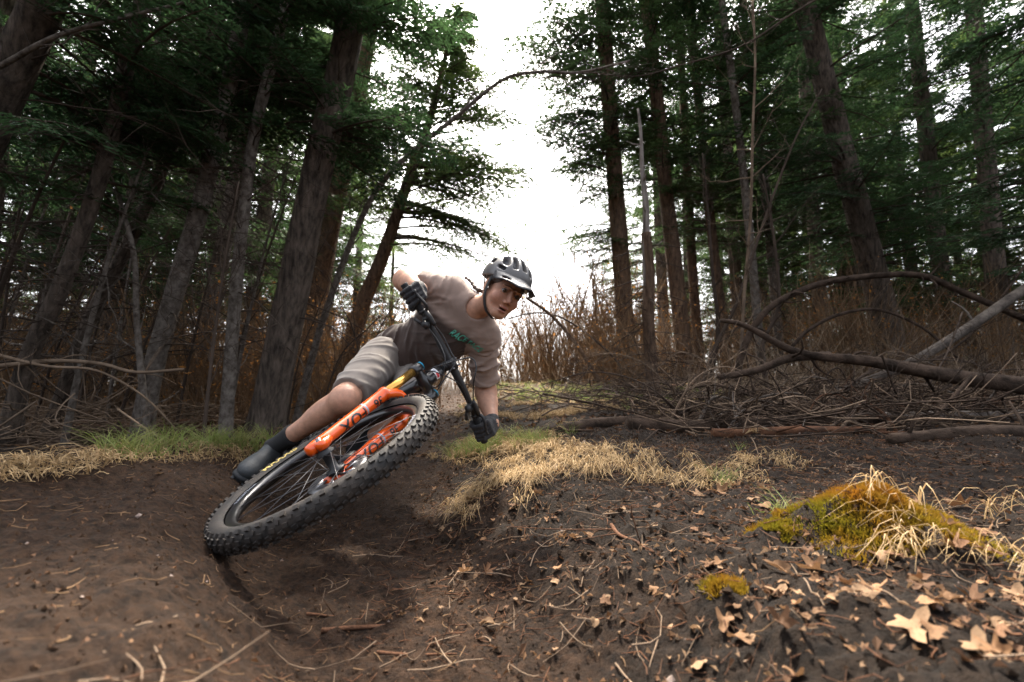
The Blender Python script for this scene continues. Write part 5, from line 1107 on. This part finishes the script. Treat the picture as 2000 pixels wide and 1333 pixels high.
# moss: short upright shoots over the mound
def moss(name, label, cx, cy, sx, sy, n, hgt=.016):
    u = rng.normal(0, .55, (n, 2)); u = u[np.hypot(u[:, 0], u[:, 1]) < 1.15 + .2 * np.sin(5 * np.arctan2(u[:, 1], u[:, 0]))]; xy = u * (sx, sy) + (cx, cy)
    xy = xy[fbm(xy[:, 0], xy[:, 1], 9, 3, 41) > -.45]
    b = np.stack([xy[:, 0], xy[:, 1], H(xy[:, 0], xy[:, 1]) - .003], 1); k = len(b)
    nx_ = (H(xy[:, 0] + .02, xy[:, 1]) - H(xy[:, 0] - .02, xy[:, 1])) / .04; ny_ = (H(xy[:, 0], xy[:, 1] + .02) - H(xy[:, 0], xy[:, 1] - .02)) / .04
    N_ = nrm(np.stack([-nx_, -ny_, np.ones(k)], 1)); d = nrm(N_ + rng.normal(0, .45, (k, 3))); s = nrm(np.cross(d, rng.normal(0, 1, (k, 3)))) * .0022; h_ = hgt * rng.uniform(.4, 1.5, (k, 1)) * (.7 + .6 * (fbm(xy[:, 0], xy[:, 1], 22, 2, 5)[:, None] > 0))
    V = np.stack([b - s, b + s, b + d * h_], 1).reshape(-1, 3)
    return obj(name, mesh(name, V, np.arange(3 * k).reshape(-1, 3), m_moss, False), None, label, 'moss', kind='stuff')
moss('moss', 'large golden green moss cushion on the mound at the right', .84, 1.12, .21, .15, 26000, .013)
moss('moss', 'small moss clump left of the large cushion', .60, 1.14, .05, .05, 4000, .012)
moss('moss', 'little moss patch on the soil below the small clump', .40, .93, .038, .035, 2200, .010)

# ------------------------------------------------------------------ fallen leaves, soil crumbs
LEAF = []
leaf_m = [mat('leaf_tan', (.20, .11, .055), rough=.8, spec=.2, trans=.25, vary=.45, vscale=14, objvar=.3), mat('leaf_brown', (.115, .057, .027), rough=.8, spec=.2, trans=.2, vary=.45, vscale=14, objvar=.3), mat('leaf_pale', (.24, .15, .085), rough=.8, spec=.2, trans=.25, vary=.35, vscale=14, objvar=.2)]
for v in range(8):
    r_ = np.random.default_rng(400 + v); n = 22; t = np.linspace(0, 2*np.pi, n, endpoint=False)
    lob = (1 + .42 * np.cos(5 * t) * (v % 2) + .18 * np.cos(3 * t) + .12 * r_.normal(0, 1, n)) * np.where(v % 2, .55, .6); x = lob * np.cos(t); y = lob * np.sin(t) * (.62 if v % 2 == 0 else .95)
    c1, c2, ph = r_.uniform(-1.0, 1.3), r_.uniform(-.5, .9), r_.uniform(0, 3)
    def zz(x, y): return c1 * (x * math.cos(ph) + y * math.sin(ph)) ** 2 + c2 * np.abs(y) + .06 * np.sin(7 * x + ph) + .05 * np.sin(9 * y)
    V = [(0, 0, 0)] + [(x[i] * .5, y[i] * .5, zz(x[i] * .5, y[i] * .5)) for i in range(n)] + [(x[i], y[i], zz(x[i], y[i])) for i in range(n)]
    tri = [(0, 1 + i, 1 + (i + 1) % n) for i in range(n)]; q = [(1 + i, 1 + n + i, 1 + n + (i + 1) % n, 1 + (i + 1) % n) for i in range(n)]
    V += [(-.5, .02, .02), (-.95, .0, .06), (-.5, -.02, .02)]; tri += [(2*n+1, 2*n+2, 2*n+3)]
    LEAF.append(mesh('fallen_leaf', np.array(V), [np.array(tri), np.array(q)], leaf_m[(0, 1, 2, 0, 2, 1, 0, 2)[v]]))
def put_leaf(x, y, s, v=None):
    o = obj('fallen_leaf', LEAF[rng.integers(0, 8) if v is None else v], ground); o.location = (x, y, float(Hf(x, y)) + .006 + .2 * s * .3)
    o.rotation_euler = (rng.normal(0, .22), rng.normal(0, .22), rng.uniform(0, 6.3)); o.scale = (s,) * 3
big = [(1440, 1205, 34), (1560, 1210, 46), (1600, 1222, 40), (1660, 1215, 34), (1730, 1215, 60), (1640, 1155, 38), (1690, 1170, 40), (1830, 1240, 90), (1870, 1060, 70), (1560, 1180, 36), (1530, 1150, 36), (1320, 1100, 26), (1475, 1262, 26), (1085, 1288, 16), (1215, 1160, 14), (1390, 1110, 30), (1450, 1120, 30), (1580, 1105, 34), (1310, 1085, 24), (1800, 1180, 60), (1960, 1235, 70), (1880, 1190, 50), (1240, 1075, 20), (1195, 1010, 22), (1130, 1065, 24), (1100, 1075, 22), (1150, 1060, 20), (1015, 1035, 26), (1060, 1130, 24), (1020, 1145, 24), (1120, 1040, 20), (770, 1205, 22), (800, 1200, 24), (785, 1225, 22), (820, 1230, 26), (750, 1195, 20), (830, 1215, 22), (760, 1240, 22), (700, 1035, 20), (690, 1050, 18), (740, 1020, 16), (310, 940, 22), (260, 1050, 14), (255, 1270, 16), (990, 1195, 18), (880, 1160, 18), (860, 1210, 16), (930, 1130, 20), (960, 1170, 18), (1340, 880, 20), (1420, 940, 18), (1600, 905, 18), (1700, 905, 24), (1720, 930, 24), (1270, 935, 22), (1000, 1000, 22), (900, 1010, 18), (870, 990, 16), (850, 960, 20), (880, 1040, 16)]
for px, py, w_ in big:
    p = ground_hit(px, py); D = p[1]; put_leaf(p[0], p[1], min(w_, 44) / F * D * .5)
nl = 0
while nl < 160:
    px = rng.uniform(780, 2000); py = rng.uniform(900, 1333); p = ground_hit(px, py); d1, d2 = zones(p[0], p[1])
    if d1 < .05 and rng.random() > .12: continue
    if fbm(p[0], p[1], 2.6, 2, 71) < rng.uniform(-.4, .5): continue
    put_leaf(p[0], p[1], (.009 + .026 * rng.random() ** 1.7) * (1.25 if px > 1400 else 1)); nl += 1
def flakes(name, label, n, xr, yr, s, m, test=None):
    xy = np.stack([rng.uniform(*xr, n), rng.uniform(*yr, n)], 1)
    if test is not None: xy = xy[test(xy[:, 0], xy[:, 1])]
    n = len(xy); c = np.stack([xy[:, 0], xy[:, 1], Hf(xy[:, 0], xy[:, 1]) + .004], 1); a = rng.uniform(0, 6.3, n); u = np.stack([np.cos(a), np.sin(a), rng.normal(0, .45, n)], 1); w_ = np.stack([-np.sin(a), np.cos(a), rng.normal(0, .45, n)], 1); z_ = rng.uniform(*s, (n, 1))
    V = np.stack([c - u * z_, c - w_ * z_ * .5 + [0, 0, .004], c + u * z_ * .9, c + w_ * z_ * .6 + [0, 0, .005]], 1).reshape(-1, 3)
    return obj(name, mesh(name, V, np.arange(4 * n).reshape(-1, 4), m, False), ground, label, kind='stuff')
flakes('leaf_litter', 'small dead leaf scraps over the dark soil', 5200, (-.5, 3.2), (.5, 3.4), (.002, .010), leaf_m[0], lambda x, y: (zones(x, y)[0] > .0) & (fbm(x, y, 3, 3, 61) > -.1))
flakes('leaf_litter', 'brown leaf scraps over the dark soil', 6500, (-.5, 3.2), (.5, 3.4), (.003, .012), leaf_m[1], lambda x, y: zones(x, y)[0] > -.05)
flakes('leaf_litter', 'leaf scraps on the forest floor farther back', 9000, (-7, 7), (3.2, 9), (.012, .035), leaf_m[1])
flakes('leaf_litter', 'pale leaf scraps on the forest floor farther back', 5000, (-7, 7), (3.2, 9), (.010, .03), leaf_m[0])
flakes('leaf_litter', 'pale leaf scraps flecking the dark soil', 3800, (-.4, 3.0), (.5, 3.2), (.002, .010), leaf_m[2], lambda x, y: (zones(x, y)[0] > .05) & (fbm(x, y, 2.2, 3, 66) > .0))
flakes('leaf_litter', 'fine debris on the trail', 2600, (-2.4, .3), (.4, 4.5), (.002, .007), leaf_m[1], lambda x, y: zones(x, y)[0] < .1)
OCT = np.array([(1, 0, 0), (-1, 0, 0), (0, 1, 0), (0, -1, 0), (0, 0, 1), (0, 0, -1)], float); OF = np.array([(0, 2, 4), (2, 1, 4), (1, 3, 4), (3, 0, 4), (2, 0, 5), (1, 2, 5), (3, 1, 5), (0, 3, 5)])
def crumbs(name, label, n, xr, yr, s, m, test=None):
    xy = np.stack([rng.uniform(*xr, n), rng.uniform(*yr, n)], 1)
    if test is not None: xy = xy[test(xy[:, 0], xy[:, 1])]
    n = len(xy); sz = s[0] * (s[1] / s[0]) ** (rng.random(n) ** 2.2); c = np.stack([xy[:, 0], xy[:, 1], Hf(xy[:, 0], xy[:, 1]) + sz * .25], 1)
    V = c[:, None] + OCT[None] * sz[:, None, None] * rng.uniform(.5, 1.25, (n, 6, 1)) + rng.normal(0, .25, (n, 6, 3)) * sz[:, None, None]
    return obj(name, mesh(name, V.reshape(-1, 3), (OF[None] + 6 * np.arange(n)[:, None, None]).reshape(-1, 3), m, False), ground, label, kind='stuff')
m_soil = mat('soil_crumb', (.034, .022, .014), rough=1, spec=.1, vary=.6, vscale=20); m_soil2 = mat('trail_crumb', (.066, .038, .022), rough=1, spec=.1, vary=.5, vscale=20); m_stone = mat('pebble', (.26, .20, .17), rough=.85, spec=.2, vary=.5, vscale=9)
crumbs('soil_crumbs', 'crumbs of black soil', 11000, (-.4, 3.2), (.4, 3.2), (.002, .011), m_soil, lambda x, y: zones(x, y)[0] > -.05)
crumbs('soil_crumbs', 'crumbs of brown earth on the trail and berm', 14000, (-2.6, .4), (.3, 3.2), (.0015, .0055), m_soil2, lambda x, y: zones(x, y)[0] < .15)
crumbs('pebbles', 'small pale pebbles scattered on the soil', 500, (-1.6, 2.6), (.5, 3.2), (.002, .009), m_stone)
